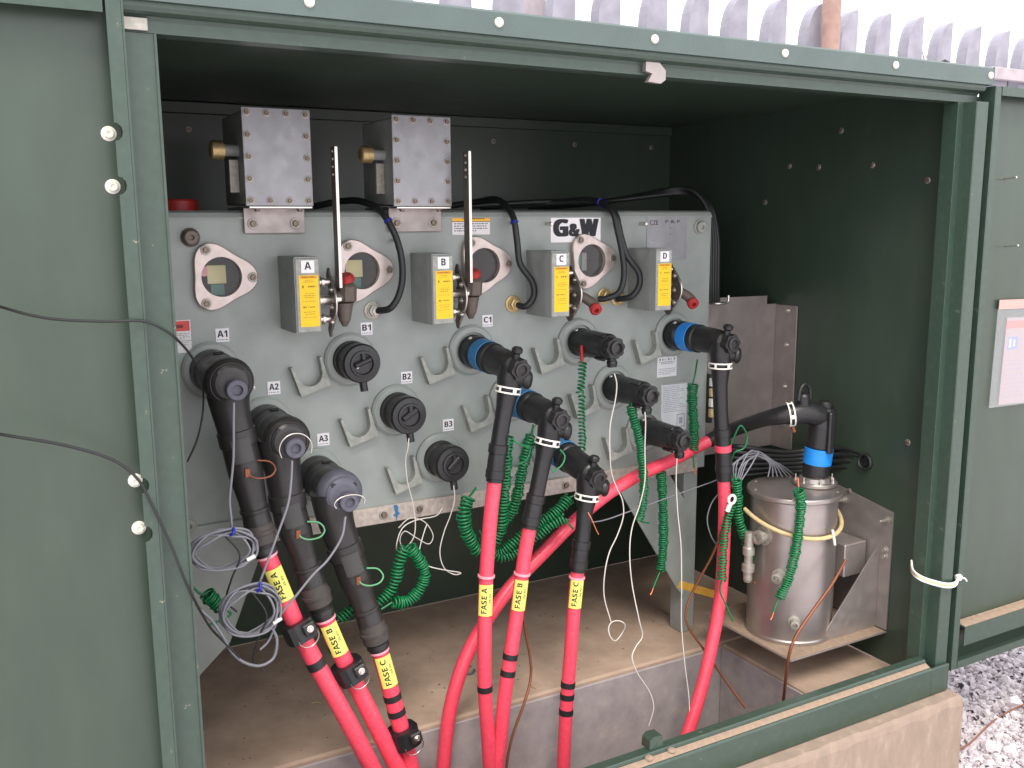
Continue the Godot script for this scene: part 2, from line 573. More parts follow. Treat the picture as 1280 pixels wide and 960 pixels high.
func set_camera_and_light() -> void:
	var cam := Camera3D.new()
	cam.name = "camera"
	add_child(cam)
	cam.position = Vector3(-0.2544, 1.1901, 1.5997)
	cam.rotation_order = EULER_ORDER_YXZ
	cam.rotation = Vector3(-0.16968, -0.50206, -0.0067)
	cam.fov = 44.43
	cam.near = 0.02
	cam.far = 200.0
	cam.current = true
	var sky_mat := ProceduralSkyMaterial.new()
	sky_mat.sky_top_color = Color(0.97, 0.98, 1.0)
	sky_mat.sky_horizon_color = Color(0.94, 0.94, 0.95)
	sky_mat.sky_curve = 0.5
	sky_mat.ground_bottom_color = Color(0.55, 0.53, 0.52)
	sky_mat.ground_horizon_color = Color(0.80, 0.79, 0.79)
	sky_mat.sun_angle_max = 0.0
	var sky := Sky.new()
	sky.sky_material = sky_mat
	var env := Environment.new()
	env.background_mode = Environment.BG_SKY
	env.sky = sky
	env.tonemap_mode = Environment.TONE_MAPPER_LINEAR
	env.tonemap_exposure = 2.55
	env.sdfgi_enabled = true
	env.ssao_enabled = true
	env.ssil_enabled = true
	var we := WorldEnvironment.new()
	we.name = "world_environment"
	we.environment = env
	add_child(we)
	var sun := DirectionalLight3D.new()
	sun.name = "sun"
	sun.light_energy = 0.4
	sun.light_color = Color(1.0, 0.97, 0.93)
	sun.light_angular_distance = 25.0
	sun.shadow_enabled = true
	add_child(sun)
	sun.look_at_from_position(Vector3(-0.9, 3.2, 1.9), Vector3.ZERO)

# ---------------------------------------------------------------- ground, pad, fence
const GROUND_Y := -0.42
func build_ground() -> void:
	var st := start()
	var xs := [-60.0, -0.22, 1.99, 60.0]
	var zs := [-60.0, -1.45, 0.09, 60.0]
	for i in 3:
		for j in 3:
			if i == 1 and j == 1: continue
			quad(st, Vector3(xs[i], GROUND_Y, zs[j]), Vector3(xs[i + 1], GROUND_Y, zs[j]), Vector3(xs[i + 1], GROUND_Y, zs[j + 1]), Vector3(xs[i], GROUND_Y, zs[j + 1]), Vector3.UP)
	struct("ground", st.commit(), M.gravel_ground)
	# loose gravel beside the pad
	var root := Node3D.new()
	root.name = "gravel"
	add_child(root)
	root.set_meta("kind", "stuff")
	root.set_meta("label", "pale grey crushed gravel lying beside the concrete plinth")
	root.set_meta("category", "gravel")
	for variant in 4:
		var ss := start()
		var n := FastNoiseLite.new()
		n.seed = 50 + variant
		n.frequency = 0.9
		var rings := 5
		var segs := 8
		var at := func(i: int, k: int) -> Vector3:
			var th := PI * i / rings
			var ph := TAU * k / segs
			var d := Vector3(sin(th) * cos(ph), cos(th), sin(th) * sin(ph))
			return d * (1.0 + 0.55 * n.get_noise_3dv(d * 1.3)) * Vector3(1.0, 0.7, 0.85)
		for i in rings:
			for k in segs:
				face(ss, [at.call(i, k), at.call(i, k + 1), at.call(i + 1, k + 1)] if i < rings - 1 else [at.call(i, k), at.call(i, k + 1), at.call(i + 1, k)], Vector3.ZERO)
				if i > 0 and i < rings - 1: face(ss, [at.call(i, k), at.call(i + 1, k + 1), at.call(i + 1, k)], Vector3.ZERO)
		var mm := MultiMesh.new()
		mm.transform_format = MultiMesh.TRANSFORM_3D
		mm.use_colors = true
		mm.mesh = ss.commit()
		var count := 6500
		mm.instance_count = count
		for i in count:
			var r := 0.005 + 0.017 * pow(rng.randf(), 2.8)
			if rng.randf() < 0.02: r += 0.014
			var q := Vector3(rng.randf_range(2.0, 3.9), GROUND_Y + r * 0.1, rng.randf_range(-1.2, 0.9))
			var b := Basis(Vector3(rng.randf() - 0.5, rng.randf() - 0.5, rng.randf() - 0.5).normalized(), rng.randf() * TAU).scaled(Vector3.ONE * r)
			mm.set_instance_transform(i, Transform3D(b, q))
			var g := rng.randf_range(0.76, 1.0)
			mm.set_instance_color(i, Color(g, g * rng.randf_range(0.95, 0.99), g * rng.randf_range(0.96, 1.02)))
		var mi := MultiMeshInstance3D.new()
		mi.name = "stones"
		mi.multimesh = mm
		var sm: StandardMaterial3D = M.stone.duplicate()
		sm.vertex_color_use_as_albedo = true
		mi.material_override = sm
		mi.set_meta("kind", "stuff")
		root.add_child(mi, true)

func build_pad() -> void:
	# pad with a cable pit: floor at y -0.1, pit x 0.22..1.632, z -0.5..-0.1
	var st := start()
	var b := 0.006
	span(st, Vector3(-0.2, -1.0, -1.43), Vector3(1.975, -0.1, -0.497), b)
	var pad := Node3D.new()
	pad.name = "concrete_pad"
	add_child(pad)
	pad.set_meta("kind", "structure")
	put("floor_slab", st.commit(), M.dust_floor, pad)
	st = start()
	span(st, Vector3(1.632, -1.0, -0.495), Vector3(1.973, -0.102, -0.101), b)
	put("floor_slab", st.commit(), M.dust_floor, pad)
	st = start()
	span(st, Vector3(-0.198, -1.0, -0.495), Vector3(0.22, -0.102, -0.101), b)
	put("floor_slab", st.commit(), M.dust_floor, pad)
	st = start()
	span(st, Vector3(0.21, -1.0, -0.496), Vector3(1.642, -0.112, -0.489), 0.003)
	put("pit_lining", st.commit(), M.pit_concrete, pad)
	st = start()
	span(st, Vector3(1.625, -1.0, -0.488), Vector3(1.631, -0.112, -0.1), 0.002)
	put("pit_lining", st.commit(), M.pit_concrete, pad)
	st = start()
	span(st, Vector3(0.2, -1.02, -0.5), Vector3(1.65, -0.98, -0.09))
	put("pit_bottom", st.commit(), M.pit_concrete, pad)
	var grit := MultiMesh.new()
	grit.transform_format = MultiMesh.TRANSFORM_3D
	grit.use_colors = true
	var gs := start()
	lathe(gs, [Vector2(0, -0.7), Vector2(0.8, -0.4), Vector2(1.0, 0.1), Vector2(0.6, 0.6), Vector2(0, 0.7)], Transform3D.IDENTITY, 6)
	grit.mesh = gs.commit()
	grit.instance_count = 500
	for i in 500:
		var r := 0.0006 + 0.003 * pow(rng.randf(), 4.0)
		var q := Vector3(rng.randf_range(0.05, 1.9), -0.0995, rng.randf_range(-1.1, -0.52))
		grit.set_instance_transform(i, Transform3D(Basis(Vector3(rng.randf() - 0.5, rng.randf() - 0.5, rng.randf() - 0.5).normalized(), rng.randf() * TAU).scaled(Vector3.ONE * r), q))
		var k := rng.randf_range(0.6, 1.0)
		grit.set_instance_color(i, Color(k, k * 0.93, k * 0.86))
	var gi := MultiMeshInstance3D.new()
	gi.name = "floor_grit"
	gi.multimesh = grit
	var gm: StandardMaterial3D = M.dust.duplicate()
	gm.vertex_color_use_as_albedo = true
	gi.material_override = gm
	gi.set_meta("kind", "stuff")
	pad.add_child(gi, true)
	# front beam with a rough upper edge
	var poly := PackedVector2Array()
	var n := FastNoiseLite.new()
	n.seed = 9
	n.frequency = 9.0
	st = start()
	var x0 := -0.22
	var x1 := 1.985
	var steps := 150
	for i in steps:
		var xa := lerpf(x0, x1, float(i) / steps)
		var xb := lerpf(x0, x1, float(i + 1) / steps)
		var ra := [0.012 + 0.006 * n.get_noise_1d(xa), 0.014 + 0.007 * n.get_noise_1d(xa + 7.0)]
		var rb := [0.012 + 0.006 * n.get_noise_1d(xb), 0.014 + 0.007 * n.get_noise_1d(xb + 7.0)]
		var pa := [Vector3(xa, -0.101, -0.1), Vector3(xa, -0.101, 0.09 - ra[0]), Vector3(xa, -0.101 - ra[1] * 0.45, 0.09 - ra[0] * 0.35), Vector3(xa, -0.101 - ra[1] * 1.4, 0.09), Vector3(xa, -1.0, 0.094)]
		var pb := [Vector3(xb, -0.101, -0.1), Vector3(xb, -0.101, 0.09 - rb[0]), Vector3(xb, -0.101 - rb[1] * 0.45, 0.09 - rb[0] * 0.35), Vector3(xb, -0.101 - rb[1] * 1.4, 0.09), Vector3(xb, -1.0, 0.094)]
		for k in 4:
			face(st, [pa[k], pb[k], pb[k + 1], pa[k + 1]], Vector3((xa + xb) * 0.5, -0.6, -0.05))
	# the right end, with a worn vertical corner
	for k in 1:
		face(st, [Vector3(x1, -0.101, -0.1), Vector3(x1, -0.101, 0.078), Vector3(x1, -1.0, 0.094), Vector3(x1, -1.0, -0.1)], Vector3(0, -0.6, 0))
		face(st, [Vector3(x1, -0.101, 0.078), Vector3(x1, -0.12, 0.09), Vector3(x1, -1.0, 0.094)], Vector3(0, -0.6, 0))
		face(st, [Vector3(x0, -0.101, -0.1), Vector3(x0, -0.101, 0.078), Vector3(x0, -1.0, 0.094), Vector3(x0, -1.0, -0.1)], Vector3(1, -0.6, 0))
	face(st, [Vector3(x0, -0.101, -0.1), Vector3(x1, -0.101, -0.1), Vector3(x1, -1.0, -0.1), Vector3(x0, -1.0, -0.1)], Vector3(0, -0.6, 0))
	put("front_beam", st.commit(), M.concrete, pad)

func build_fence() -> void:
	var f := thing("palisade_fence", "tall grey palisade fence with curved pointed pales behind the green cabinet", "fence", Vector3(3.0, GROUND_Y, -2.5))
	var poly := PackedVector2Array()
	poly.append(Vector2(0.065, 0.0))
	poly.append(Vector2(0.065, 2.825))
	for i in 9:
		var a := PI * 0.5 * i / 8.0
		poly.append(Vector2(0.065 - 0.13 * sin(a) * 0.995, 2.825 - 0.22 * (1.0 - cos(a))))
	poly.append(Vector2(-0.065, 0.0))
	var pale := extrude_mesh(poly, 0.075)
	for i in 36:
		var x := -0.8 + i * 0.277
		put("pale", pale, M.fence, f, Transform3D(Basis(), Vector3(x + rng.randf_range(-0.008, 0.008), GROUND_Y - rng.randf() * 0.02, -2.5 + rng.randf_range(-0.006, 0.006))))
	for y in [2.1, 0.25]:
		put("rail", span_mesh(Vector3(-1.0, y - 0.035, -2.56), Vector3(9.2, y + 0.035, -2.515), 0.004), M.fence_rail, f)
	put("rail", span_mesh(Vector3(5.42, 2.075, -2.41), Vector3(9.2, 2.15, -2.375), 0.004), M.fence_rail, f)
	for x in [-0.5, 2.2, 7.7]:
		put("post", span_mesh(Vector3(x - 0.04, GROUND_Y, -2.66), Vector3(x + 0.04, 2.3, -2.57), 0.005), M.fence_rail, f)
	var p := thing("rusty_pole", "slim rust brown pole standing against the palisade fence", "pole", Vector3(3.93, GROUND_Y, -2.33))
	var st := start()
	tube(st, PackedVector3Array([Vector3(3.93, GROUND_Y, -2.33), Vector3(3.93, 3.9, -2.33)]), [0.055, 0.05], 14)
	put("shaft", st.commit(), M.rust_pole, p)
	put("foot_plate", span_mesh(Vector3(3.83, GROUND_Y, -2.41), Vector3(4.03, GROUND_Y + 0.02, -2.25), 0.003), M.rust_pole, p)
	var t := thing("bare_tree", "bare pale tree rising beyond the fence rail", "tree", Vector3(7.6, GROUND_Y, -4.4))
	var stt := start()
	var twigs := start()
	tube(stt, spline([Vector3(7.6, GROUND_Y, -4.4), Vector3(7.62, 1.2, -4.4), Vector3(7.58, 2.3, -4.42)], 6), [0.09, 0.07, 0.05], 10)
	for i in 34:
		var a := rng.randf() * TAU
		var y0 := rng.randf_range(1.4, 2.3)
		var l := rng.randf_range(0.35, 0.75)
		var b0 := Vector3(7.6, y0, -4.41)
		var b2 := b0 + Vector3(cos(a) * l * 0.8, l * rng.randf_range(0.5, 1.0), sin(a) * l * 0.8)
		tube(twigs, spline([b0, b0.lerp(b2, 0.5) + Vector3(0, -0.05, 0), b2], 4), [0.022, 0.012, 0.004], 6)
		for k in 26:
			var c := b0.lerp(b2, rng.randf_range(0.35, 1.05)) + Vector3(rng.randfn(), rng.randfn(), rng.randfn()) * 0.07
			var bs := Basis(Vector3(rng.randf() - 0.5, rng.randf() - 0.5, rng.randf() - 0.5).normalized(), rng.randf() * TAU)
			var w := rng.randf_range(0.012, 0.03)
			face(twigs, [c + bs * Vector3(-w, 0, 0), c + bs * Vector3(0, w * 0.5, 0), c + bs * Vector3(w, 0, 0), c + bs * Vector3(0, -w * 0.5, 0)], c - Vector3.UP)
	put("trunk", stt.commit(), M.rust_pole, t)
	put("crown", twigs.commit(), M.fence_rail, t)

# ---------------------------------------------------------------- green sheet-metal cabinet
func door_strip(x_edge: float, side: float, y0: float, y1: float, notches: Array) -> ArrayMesh:
	# lip 26 mm wide along the hinge edge, with round notches round the bolts
	var poly := PackedVector2Array()
	poly.append(Vector2(x_edge, y0))
	poly.append(Vector2(x_edge, y1))
	poly.append(Vector2(x_edge + side * 0.021, y1))
	for y in notches:
		poly.append(Vector2(x_edge + side * 0.021, y + 0.016))
		for i in range(0, 7):
			var a := PI * i / 6.0
			poly.append(Vector2(x_edge + side * (0.021 - 0.012 * sin(a)), y + 0.014 * cos(a)))
		poly.append(Vector2(x_edge + side * 0.021, y - 0.016))
	poly.append(Vector2(x_edge + side * 0.021, y0))
	return extrude_mesh(poly, 0.003, Transform3D(Basis(), Vector3(0, 0, 0.028)))

func build_enclosure() -> void:
	var e := thing("switchgear_cabinet", "dark green sheet metal cabinet standing open on the concrete plinth", "cabinet", Vector3(0.95, -0.1, -0.6))
	var G: Material = M.green
	var F: Material = M.green_frame
	# walls and ceiling, 3 mm sheet
	put("wall", span_mesh(Vector3(-0.064, -0.098, -1.224), Vector3(-0.06, 1.545, -0.004)), G, e)
	var rw := put("wall", span_mesh(Vector3(1.96, -0.098, -1.224), Vector3(1.964, 1.545, -0.004)), G, e)
	var bw := put("wall", span_mesh(Vector3(-0.06, -0.098, -1.224), Vector3(1.96, 1.545, -1.22)), G, e)
	put("ceiling", span_mesh(Vector3(-0.06, 1.53, -1.22), Vector3(1.96, 1.534, -0.05)), G, e)
	put("corner_rail", span_mesh(Vector3(-0.058, 1.497, -1.218), Vector3(1.958, 1.529, -1.208), 0.002), G, e)
	for q in [[1.345, -0.30], [1.295, -0.115], [1.36, -0.62], [1.35, -0.50], [1.25, -0.72], [1.45, -0.42], [0.575, -0.123], [0.384, -0.317]]:
		bolt(rw, Vector3(1.959, q[0], q[1]), 0.009, Vector3.LEFT)
	for x in [0.264, 0.56, 0.908, 1.229, 1.546, 1.873]:
		bolt(bw, Vector3(x, 1.455, -1.219), 0.008, Vector3.BACK)
	# cable holes with rubber rims in the side wall
	for q in [[0.488, -0.262]]:
		var st := start()
		lathe(st, [Vector2(0.022, 0.0), Vector2(0.026, 0.004), Vector2(0.026, 0.008), Vector2(0.022, 0.011), Vector2(0.018, 0.008), Vector2(0.018, 0.0)], aim(Vector3(1.9595, q[0], q[1]), Vector3.LEFT), 20)
		put("cable_grommet", st.commit(), M.rubber, rw)
	# roof lid
	var lid := put("roof_lid", rail_x([[-1.30, 1.566], [-1.30, 1.52], [-1.296, 1.52], [-1.296, 1.561], [0.026, 1.561], [0.026, 1.524], [0.031, 1.524], [0.031, 1.563], [0.028, 1.567]], -0.12, 1.993), M.lid_skylit, e)
	put("lid_end", span_mesh(Vector3(1.9935, 1.524, -1.30), Vector3(1.9965, 1.567, 0.031)), M.lid_skylit, lid)
	put("lid_end", span_mesh(Vector3(-0.1235, 1.524, -1.30), Vector3(-0.1205, 1.567, 0.031)), M.lid_skylit, lid)
	for i in 7:
		bolt(lid, Vector3(-0.113 + 0.3488 * i + (0.006 if i == 0 else 0.0), 1.546, 0.031), 0.0088, Vector3.BACK, M.white_bolt, dome_bolt)
	# frame: header, jambs, sill with a rebate round the opening
	put("header", rail_x([[-0.036, 1.482], [0.0, 1.482], [0.0, 1.5], [0.004, 1.506], [0.014, 1.507], [0.02, 1.51], [0.023, 1.516], [0.023, 1.5295], [-0.0385, 1.5295], [-0.0385, 1.51], [-0.036, 1.508]], -0.05, 1.978), F, e)
	put("jamb", rail_y([[0.0, 0.004], [0.0, -0.036], [-0.003, -0.036], [-0.003, -0.002], [-0.03, -0.004], [-0.032, -0.012], [-0.0595, -0.012], [-0.0595, 0.002], [-0.03, 0.001], [-0.004, 0.001], [-0.004, 0.004]], -0.096, 1.481), F, e)
	put("jamb", rail_y([[1.9, 0.004], [1.9, -0.036], [1.903, -0.036], [1.903, -0.004], [1.932, -0.004], [1.936, 0.028], [1.972, 0.03], [1.972, -0.004], [1.975, -0.004], [1.975, 0.035], [1.933, 0.035], [1.931, 0.033], [1.928, 0.0], [1.904, 0.0], [1.904, 0.004]], -0.096, 1.481), F, e)
	var sill := put("sill", rail_x([[0.0, 0.0], [0.0, -0.08], [0.004, -0.098], [0.046, -0.098], [0.047, -0.022], [0.044, -0.017], [0.0275, -0.0135], [0.0255, -0.002], [0.0235, 0.0]], 0.0005, 1.8995), F, e)
	put("dust_drift", rail_x([[0.0278, -0.0128], [0.0278, -0.0085], [0.032, -0.0100], [0.037, -0.0125], [0.0425, -0.0158]], 0.002, 1.898), M.dust, sill)
	put("sill_end", span_mesh(Vector3(1.901, -0.098, 0.036), Vector3(1.975, -0.0205, 0.0465), 0.002), F, sill)
	# latch catch on the sill and keeper under the header
	var ct := start()
	extrude(ct, PackedVector2Array([Vector2(-0.02, 0), Vector2(-0.018, 0.022), Vector2(-0.008, 0.03), Vector2(0.016, 0.028), Vector2(0.02, 0.0)]), 0.03, Transform3D(Basis(), Vector3(0.985, 0.001, -0.012)))
	put("latch_catch", ct.commit(), F, e)
	for dx in [-0.03, 0.034]:
		put("bolt", dome_bolt, M.dust, sill, Transform3D(Basis.from_scale(Vector3.ONE * 0.010), Vector3(0.985 + dx, -0.009, 0.03)))
	var kp := start()
	extrude(kp, PackedVector2Array([Vector2(-0.028, 0.018), Vector2(-0.028, 0.0), Vector2(-0.012, -0.004), Vector2(-0.022, -0.02), Vector2(0.01, -0.022), Vector2(0.022, -0.014), Vector2(0.022, 0.004), Vector2(0.006, 0.018)]), 0.012, Transform3D(Basis(), Vector3(0.955, 1.488, 0.001)))
	put("latch_keeper", kp.commit(), M.stainless, e)
	# weld plate at the upper corner
	put("corner_plate", span_mesh(Vector3(-0.047, 1.484, 0.0045), Vector3(-0.012, 1.503, 0.0065), 0.001), M.zinc, e)
	# doors swung right open: pans with a lip all round, the inside facing out
	for s in [0, 1]:
		var xh := -0.0505 if s == 0 else 2.006
		var dirx := -1.0 if s == 0 else 1.0
		var y0 := -0.058
		var y1 := 1.523
		var x_far := xh + dirx * 0.94
		var d := put("door", span_mesh(Vector3(minf(xh, x_far), y0, -0.016), Vector3(maxf(xh, x_far), y1, -0.0125)), G, e)
		d.set_meta("label", "open green door leaf with hinge bolts in its notched lip" if s == 0 else "open green door leaf with a document pouch")
		put("edge", span_mesh(Vector3(xh - 0.0015, y0, -0.012), Vector3(xh + 0.0015, y1, 0.031)), F, d)
		put("edge", span_mesh(Vector3(x_far - 0.0015, y0, -0.012), Vector3(x_far + 0.0015, y1, 0.031)), F, d)
		put("lip", door_strip(xh + dirx * 0.002, dirx, y0 + 0.003, y1 - 0.003, [1.33, 1.25, 0.777, 0.696] if s == 0 else []), F, d)
		put("lip", span_mesh(Vector3(minf(xh, x_far) + 0.027, y1 - 0.022, 0.0275), Vector3(maxf(xh, x_far) - 0.027, y1, 0.0305)), F, d)
		put("lip", span_mesh(Vector3(minf(xh, x_far) + 0.027, y0, 0.0275), Vector3(maxf(xh, x_far) - 0.027, y0 + 0.022, 0.0305)), F, d)
		put("edge", span_mesh(Vector3(minf(xh, x_far) + 0.002, y1 - 0.003, -0.012), Vector3(maxf(xh, x_far) - 0.002, y1 - 0.0005, 0.027)), F, d)
		put("edge", span_mesh(Vector3(minf(xh, x_far) + 0.002, y0 + 0.0005, -0.012), Vector3(maxf(xh, x_far) - 0.002, y0 + 0.003, 0.027)), F, d)
		if s == 0:
			for y in [1.33, 1.25, 0.777, 0.696]:
				bolt(d, Vector3(-0.0775, y, -0.0125), 0.0115, Vector3.BACK, M.white_bolt)
		else:
			for q in [[2.132, 1.297], [2.163, 1.119]]:
				var st := start()
				tube(st, PackedVector3Array([Vector3(q[0], q[1], -0.012), Vector3(q[0] - 0.003, q[1] + 0.003, 0.024)]), 0.0028, 8)
				put("pin", st.commit(), M.bright, d)
			# stiffening angle near the bottom, dust lying on it
			var ang := put("stiffener", rail_x([[-0.012, 0.056], [0.022, 0.056], [0.022, 0.0], [0.019, 0.0], [0.019, 0.053], [-0.012, 0.053]], 2.066, 2.88), F, d)
			put("dust_drift", rail_x([[-0.011, 0.0565], [-0.011, 0.062], [0.006, 0.0605], [0.0215, 0.0575], [0.0215, 0.0565]], 2.067, 2.879), M.dust, ang)
	# hinge rods
	for q in [[1.991, 1.20, 1.38], [1.991, 0.26, 0.44]]:
		var st := start()
		tube(st, PackedVector3Array([Vector3(q[0], q[1], 0.012), Vector3(q[0], q[2], 0.012)]), 0.0065, 10)
		put("hinge", st.commit(), F, e)
	put("hinge_leaf", span_mesh(Vector3(1.976, -0.05, -0.012), Vector3(2.004, 1.50, -0.008)), G, e)
	var lug := thing("folded_sheet", "small dark bent sheet lying on the cabinet roof", "metal sheet", Vector3(1.94, 1.567, -0.1))
	put("sheet", extrude_mesh(PackedVector2Array([Vector2(-0.06, 0.0), Vector2(0.02, 0.032), Vector2(0.04, 0.026), Vector2(0.055, 0.0), Vector2(0.05, 0.0), Vector2(0.036, 0.022), Vector2(0.02, 0.028), Vector2(-0.05, 0.0)]), 0.12, Transform3D(Basis(), Vector3(1.93, 1.5672, -0.2))), M.rubber_matt, lug)

# ---------------------------------------------------------------- grey switchgear
const ZP := -0.6
func bushing_at(c: int, r: int) -> Vector3:
	return Vector3(0.166 + 0.3325 * c + 0.117 * r, 0.862 - 0.139 * r, ZP)

func sticker(parent: Node, called: String, c: Vector3, w: float, h: float, m: Material) -> MeshInstance3D:
	var base := put(called, box_mesh(Vector3(w, h, 0.0012)), M.paper, parent, Transform3D(Basis(), c + Vector3(0, 0, 0.0008)))
	put("print", sheet_quad(w - 0.0006, h - 0.0006), m, base, Transform3D(Basis(), c + Vector3(0, 0, 0.0018)))
	return base

func build_switchgear() -> void:
	var g := thing("switchgear", "grey painted oil switchgear tank with lettered operators inside the cabinet", "switchgear", Vector3(0.85, -0.1, -0.85))
	# tank with four round sight-glass holes
	var body := CSGBox3D.new()
	body.name = "tank"
	body.size = Vector3(1.572, 0.774, 0.5)
	body.material = M.panel
	g.add_child(body, true)
	body.position = Vector3(0.846, 0.827, -0.85) - g.position
	for i in 4:
		var hole := CSGCylinder3D.new()
		hole.name = "sight_hole"
		hole.operation = CSGShape3D.OPERATION_SUBTRACTION
		hole.radius = 0.047
		hole.height = 0.9
		hole.sides = 32
		hole.material = M.bronze
		body.add_child(hole, true)
		hole.rotation.x = PI / 2
		hole.position = Vector3(0.2 + 0.3335 * i, 1.074 + 0.004 * i, -0.6) - Vector3(0.846, 0.827, -0.85)
	put("top_rim", rail_x([[-1.1, 1.2145], [-1.1, 1.222], [-0.612, 1.222], [-0.6, 1.217], [-0.594, 1.206], [-0.594, 1.203], [-0.5995, 1.203], [-0.5995, 1.2145]], 0.062, 1.63), M.panel, g)
	# bottom mounting rail with bolts and legs
	var rail := put("mounting_rail", span_mesh(Vector3(0.24, 0.432, -0.612), Vector3(1.60, 0.478, -0.592), 0.002), M.rail_metal, g)
	for x in [0.571, 0.669, 0.905, 1.12, 1.41]:
		bolt(rail, Vector3(x, 0.456, -0.592), 0.0125, Vector3.BACK)
	put("paint_smear", extrude_mesh(PackedVector2Array([Vector2(0.598, 0.476), Vector2(0.603, 0.455), Vector2(0.596, 0.449), Vector2(0.604, 0.445), Vector2(0.606, 0.434), Vector2(0.609, 0.448), Vector2(0.616, 0.452), Vector2(0.610, 0.459), Vector2(0.612, 0.471), Vector2(0.605, 0.477)]), 0.0006, Transform3D(Basis(), Vector3(0, 0, -0.5916))), M.blue_tape, rail)
	var L1 := put("leg", span_mesh(Vector3(0.075, -0.1, -0.63), Vector3(0.09, 0.44, -0.60), 0.002), M.panel, g)
	put("gusset", extrude_mesh(PackedVector2Array([Vector2(0.092, 0.5), Vector2(0.26, 0.5), Vector2(0.26, 0.42), Vector2(0.17, 0.2), Vector2(0.092, 0.13)]), 0.006, Transform3D(Basis(), Vector3(0, 0, -0.598))), M.panel, L1)
	var L2 := put("leg", span_mesh(Vector3(1.566, -0.1, -0.67), Vector3(1.618, 0.437, -0.612), 0.003), M.panel, g)
	put("gusset", extrude_mesh(PackedVector2Array([Vector2(1.30, 0.43), Vector2(1.50, 0.43), Vector2(1.567, 0.33), Vector2(1.567, 0.03), Vector2(1.54, 0.055)]), 0.006, Transform3D(Basis(), Vector3(0, 0, -0.606))), M.panel, L2)
	put("rear_beam", span_mesh(Vector3(0.1, 0.40, -1.218), Vector3(1.6, 0.439, -1.06), 0.003), M.panel, g)
	# small bosses and studs
	for q in [[0.139, 1.163, "dark_steel"], [1.587, 1.174, "cast_grey"], [0.093, 0.505, "cast_grey"]]:
		var st := start()
		lathe(st, [Vector2(0.021, 0.0), Vector2(0.021, 0.004), Vector2(0.017, 0.006), Vector2(0.017, 0.016), Vector2(0.014, 0.018), Vector2(0.006, 0.018), Vector2(0.005, 0.012), Vector2(0, 0.012)], aim(Vector3(q[0], q[1], ZP), Vector3.BACK), 22)
		put("earthing_boss", st.commit(), M[q[2]], g)
	for q in [[1.062, 1.187], [1.284, 1.185], [1.372, 1.185], [0.955, 1.19], [0.62, 1.15]]:
		var st := start()
		lathe(st, [Vector2(0.005, 0.0), Vector2(0.005, 0.028), Vector2(0.004, 0.03), Vector2(0, 0.03)], aim(Vector3(q[0], q[1], ZP), Vector3.BACK), 10)
		put("stud", st.commit(), M.bright, g)
	# sight glasses
	var fl := start()
	var n := 72
	var rad := func(a: float) -> float: return 0.0700 + 0.0115 * cos(3.0 * a) + 0.0008 * cos(6.0 * a)
	for k in n:
		var a0 := TAU * k / n
		var a1 := TAU * (k + 1) / n
		var o0 := Vector3(cos(a0), sin(a0), 0)
		var o1 := Vector3(cos(a1), sin(a1), 0)
		var r0: float = rad.call(a0)
		var r1: float = rad.call(a1)
		var zt := Vector3(0, 0, 0.014)
		var zc := Vector3(0, 0, 0.012)
		quad(fl, o0 * 0.045 + zt, o1 * 0.045 + zt, o1 * (r1 - 0.002) + zt, o0 * (r0 - 0.002) + zt, Vector3.BACK)
		face(fl, [o0 * (r0 - 0.002) + zt, o1 * (r1 - 0.002) + zt, o1 * r1 + zc, o0 * r0 + zc], Vector3.ZERO)
		face(fl, [o0 * r0 + zc, o1 * r1 + zc, o1 * r1, o0 * r0], Vector3(0, 0, 0.007))
		face(fl, [o0 * 0.045 + zt, o1 * 0.045 + zt, o1 * 0.045, o0 * 0.045], o0 * 0.2)
	var flange := fl.commit()
	var pane := lathe_mesh([Vector2(0.046, 0.0), Vector2(0.046, 0.004), Vector2(0.0, 0.004)], 32)
	for i in 4:
		var c := Vector3(0.2 + 0.3335 * i, 1.074 + 0.004 * i, ZP)
		var w := put("sight_glass", flange, M.bezel, g, Transform3D(Basis(Vector3.BACK, 0.04 * (i - 1)), c))
		put("pane", pane, M.glass, w, aim(c + Vector3(0, 0, -0.004), Vector3.BACK))
		for k in 3:
			var a := TAU * k / 3.0 + 0.04 * (i - 1)
			bolt(w, c + Vector3(cos(a) * 0.069, sin(a) * 0.069, 0.014), 0.0115, Vector3.BACK)
		var deep := c + Vector3(0, 0, -0.05)
		if i < 2:
			put("indicator", span_mesh(deep + Vector3(-0.02, -0.018, 0), deep + Vector3(0.022, 0.024, 0.004)), M.pale_yellow, w)
			put("contact_and_reflection", span_mesh(deep + Vector3(-0.014, -0.044, 0), deep + Vector3(0.016, -0.02, 0.008)), M.teal, w)
			put("contact_and_reflection", span_mesh(deep + Vector3(-0.044, 0.0, 0), deep + Vector3(-0.021, 0.022, 0.006)), M.pink, w)
		elif i == 2:
			put("contact_and_reflection", span_mesh(deep + Vector3(-0.04, -0.004, 0), deep + Vector3(-0.004, 0.016, 0.006)), M.red_plastic, w)  # red block added to stand in for a reflection in the glass
			put("contact_and_reflection", span_mesh(deep + Vector3(-0.03, -0.03, 0), deep + Vector3(0.01, -0.012, 0.006)), M.teal, w)
		else:
			put("contact_and_reflection", span_mesh(deep + Vector3(-0.03, -0.02, 0), deep + Vector3(0.0, 0.03, 0.006)), M.teal, w)
			put("contact_and_reflection", span_mesh(deep + Vector3(0.004, -0.03, 0), deep + Vector3(0.02, 0.02, 0.006)), M.cast_grey, w)
	# bushing collars and parking brackets
	var collar := lathe_mesh([Vector2(0.066, 0.0), Vector2(0.066, 0.006), Vector2(0.06, 0.011), Vector2(0.048, 0.012), Vector2(0.048, 0.004), Vector2(0.0, 0.004)], 36)
	for c in 5:
		for r in 3:
			if c == 4 and r > 0: continue
			put("bushing_collar", collar, M.panel, g, aim(bushing_at(c, r), Vector3.BACK))
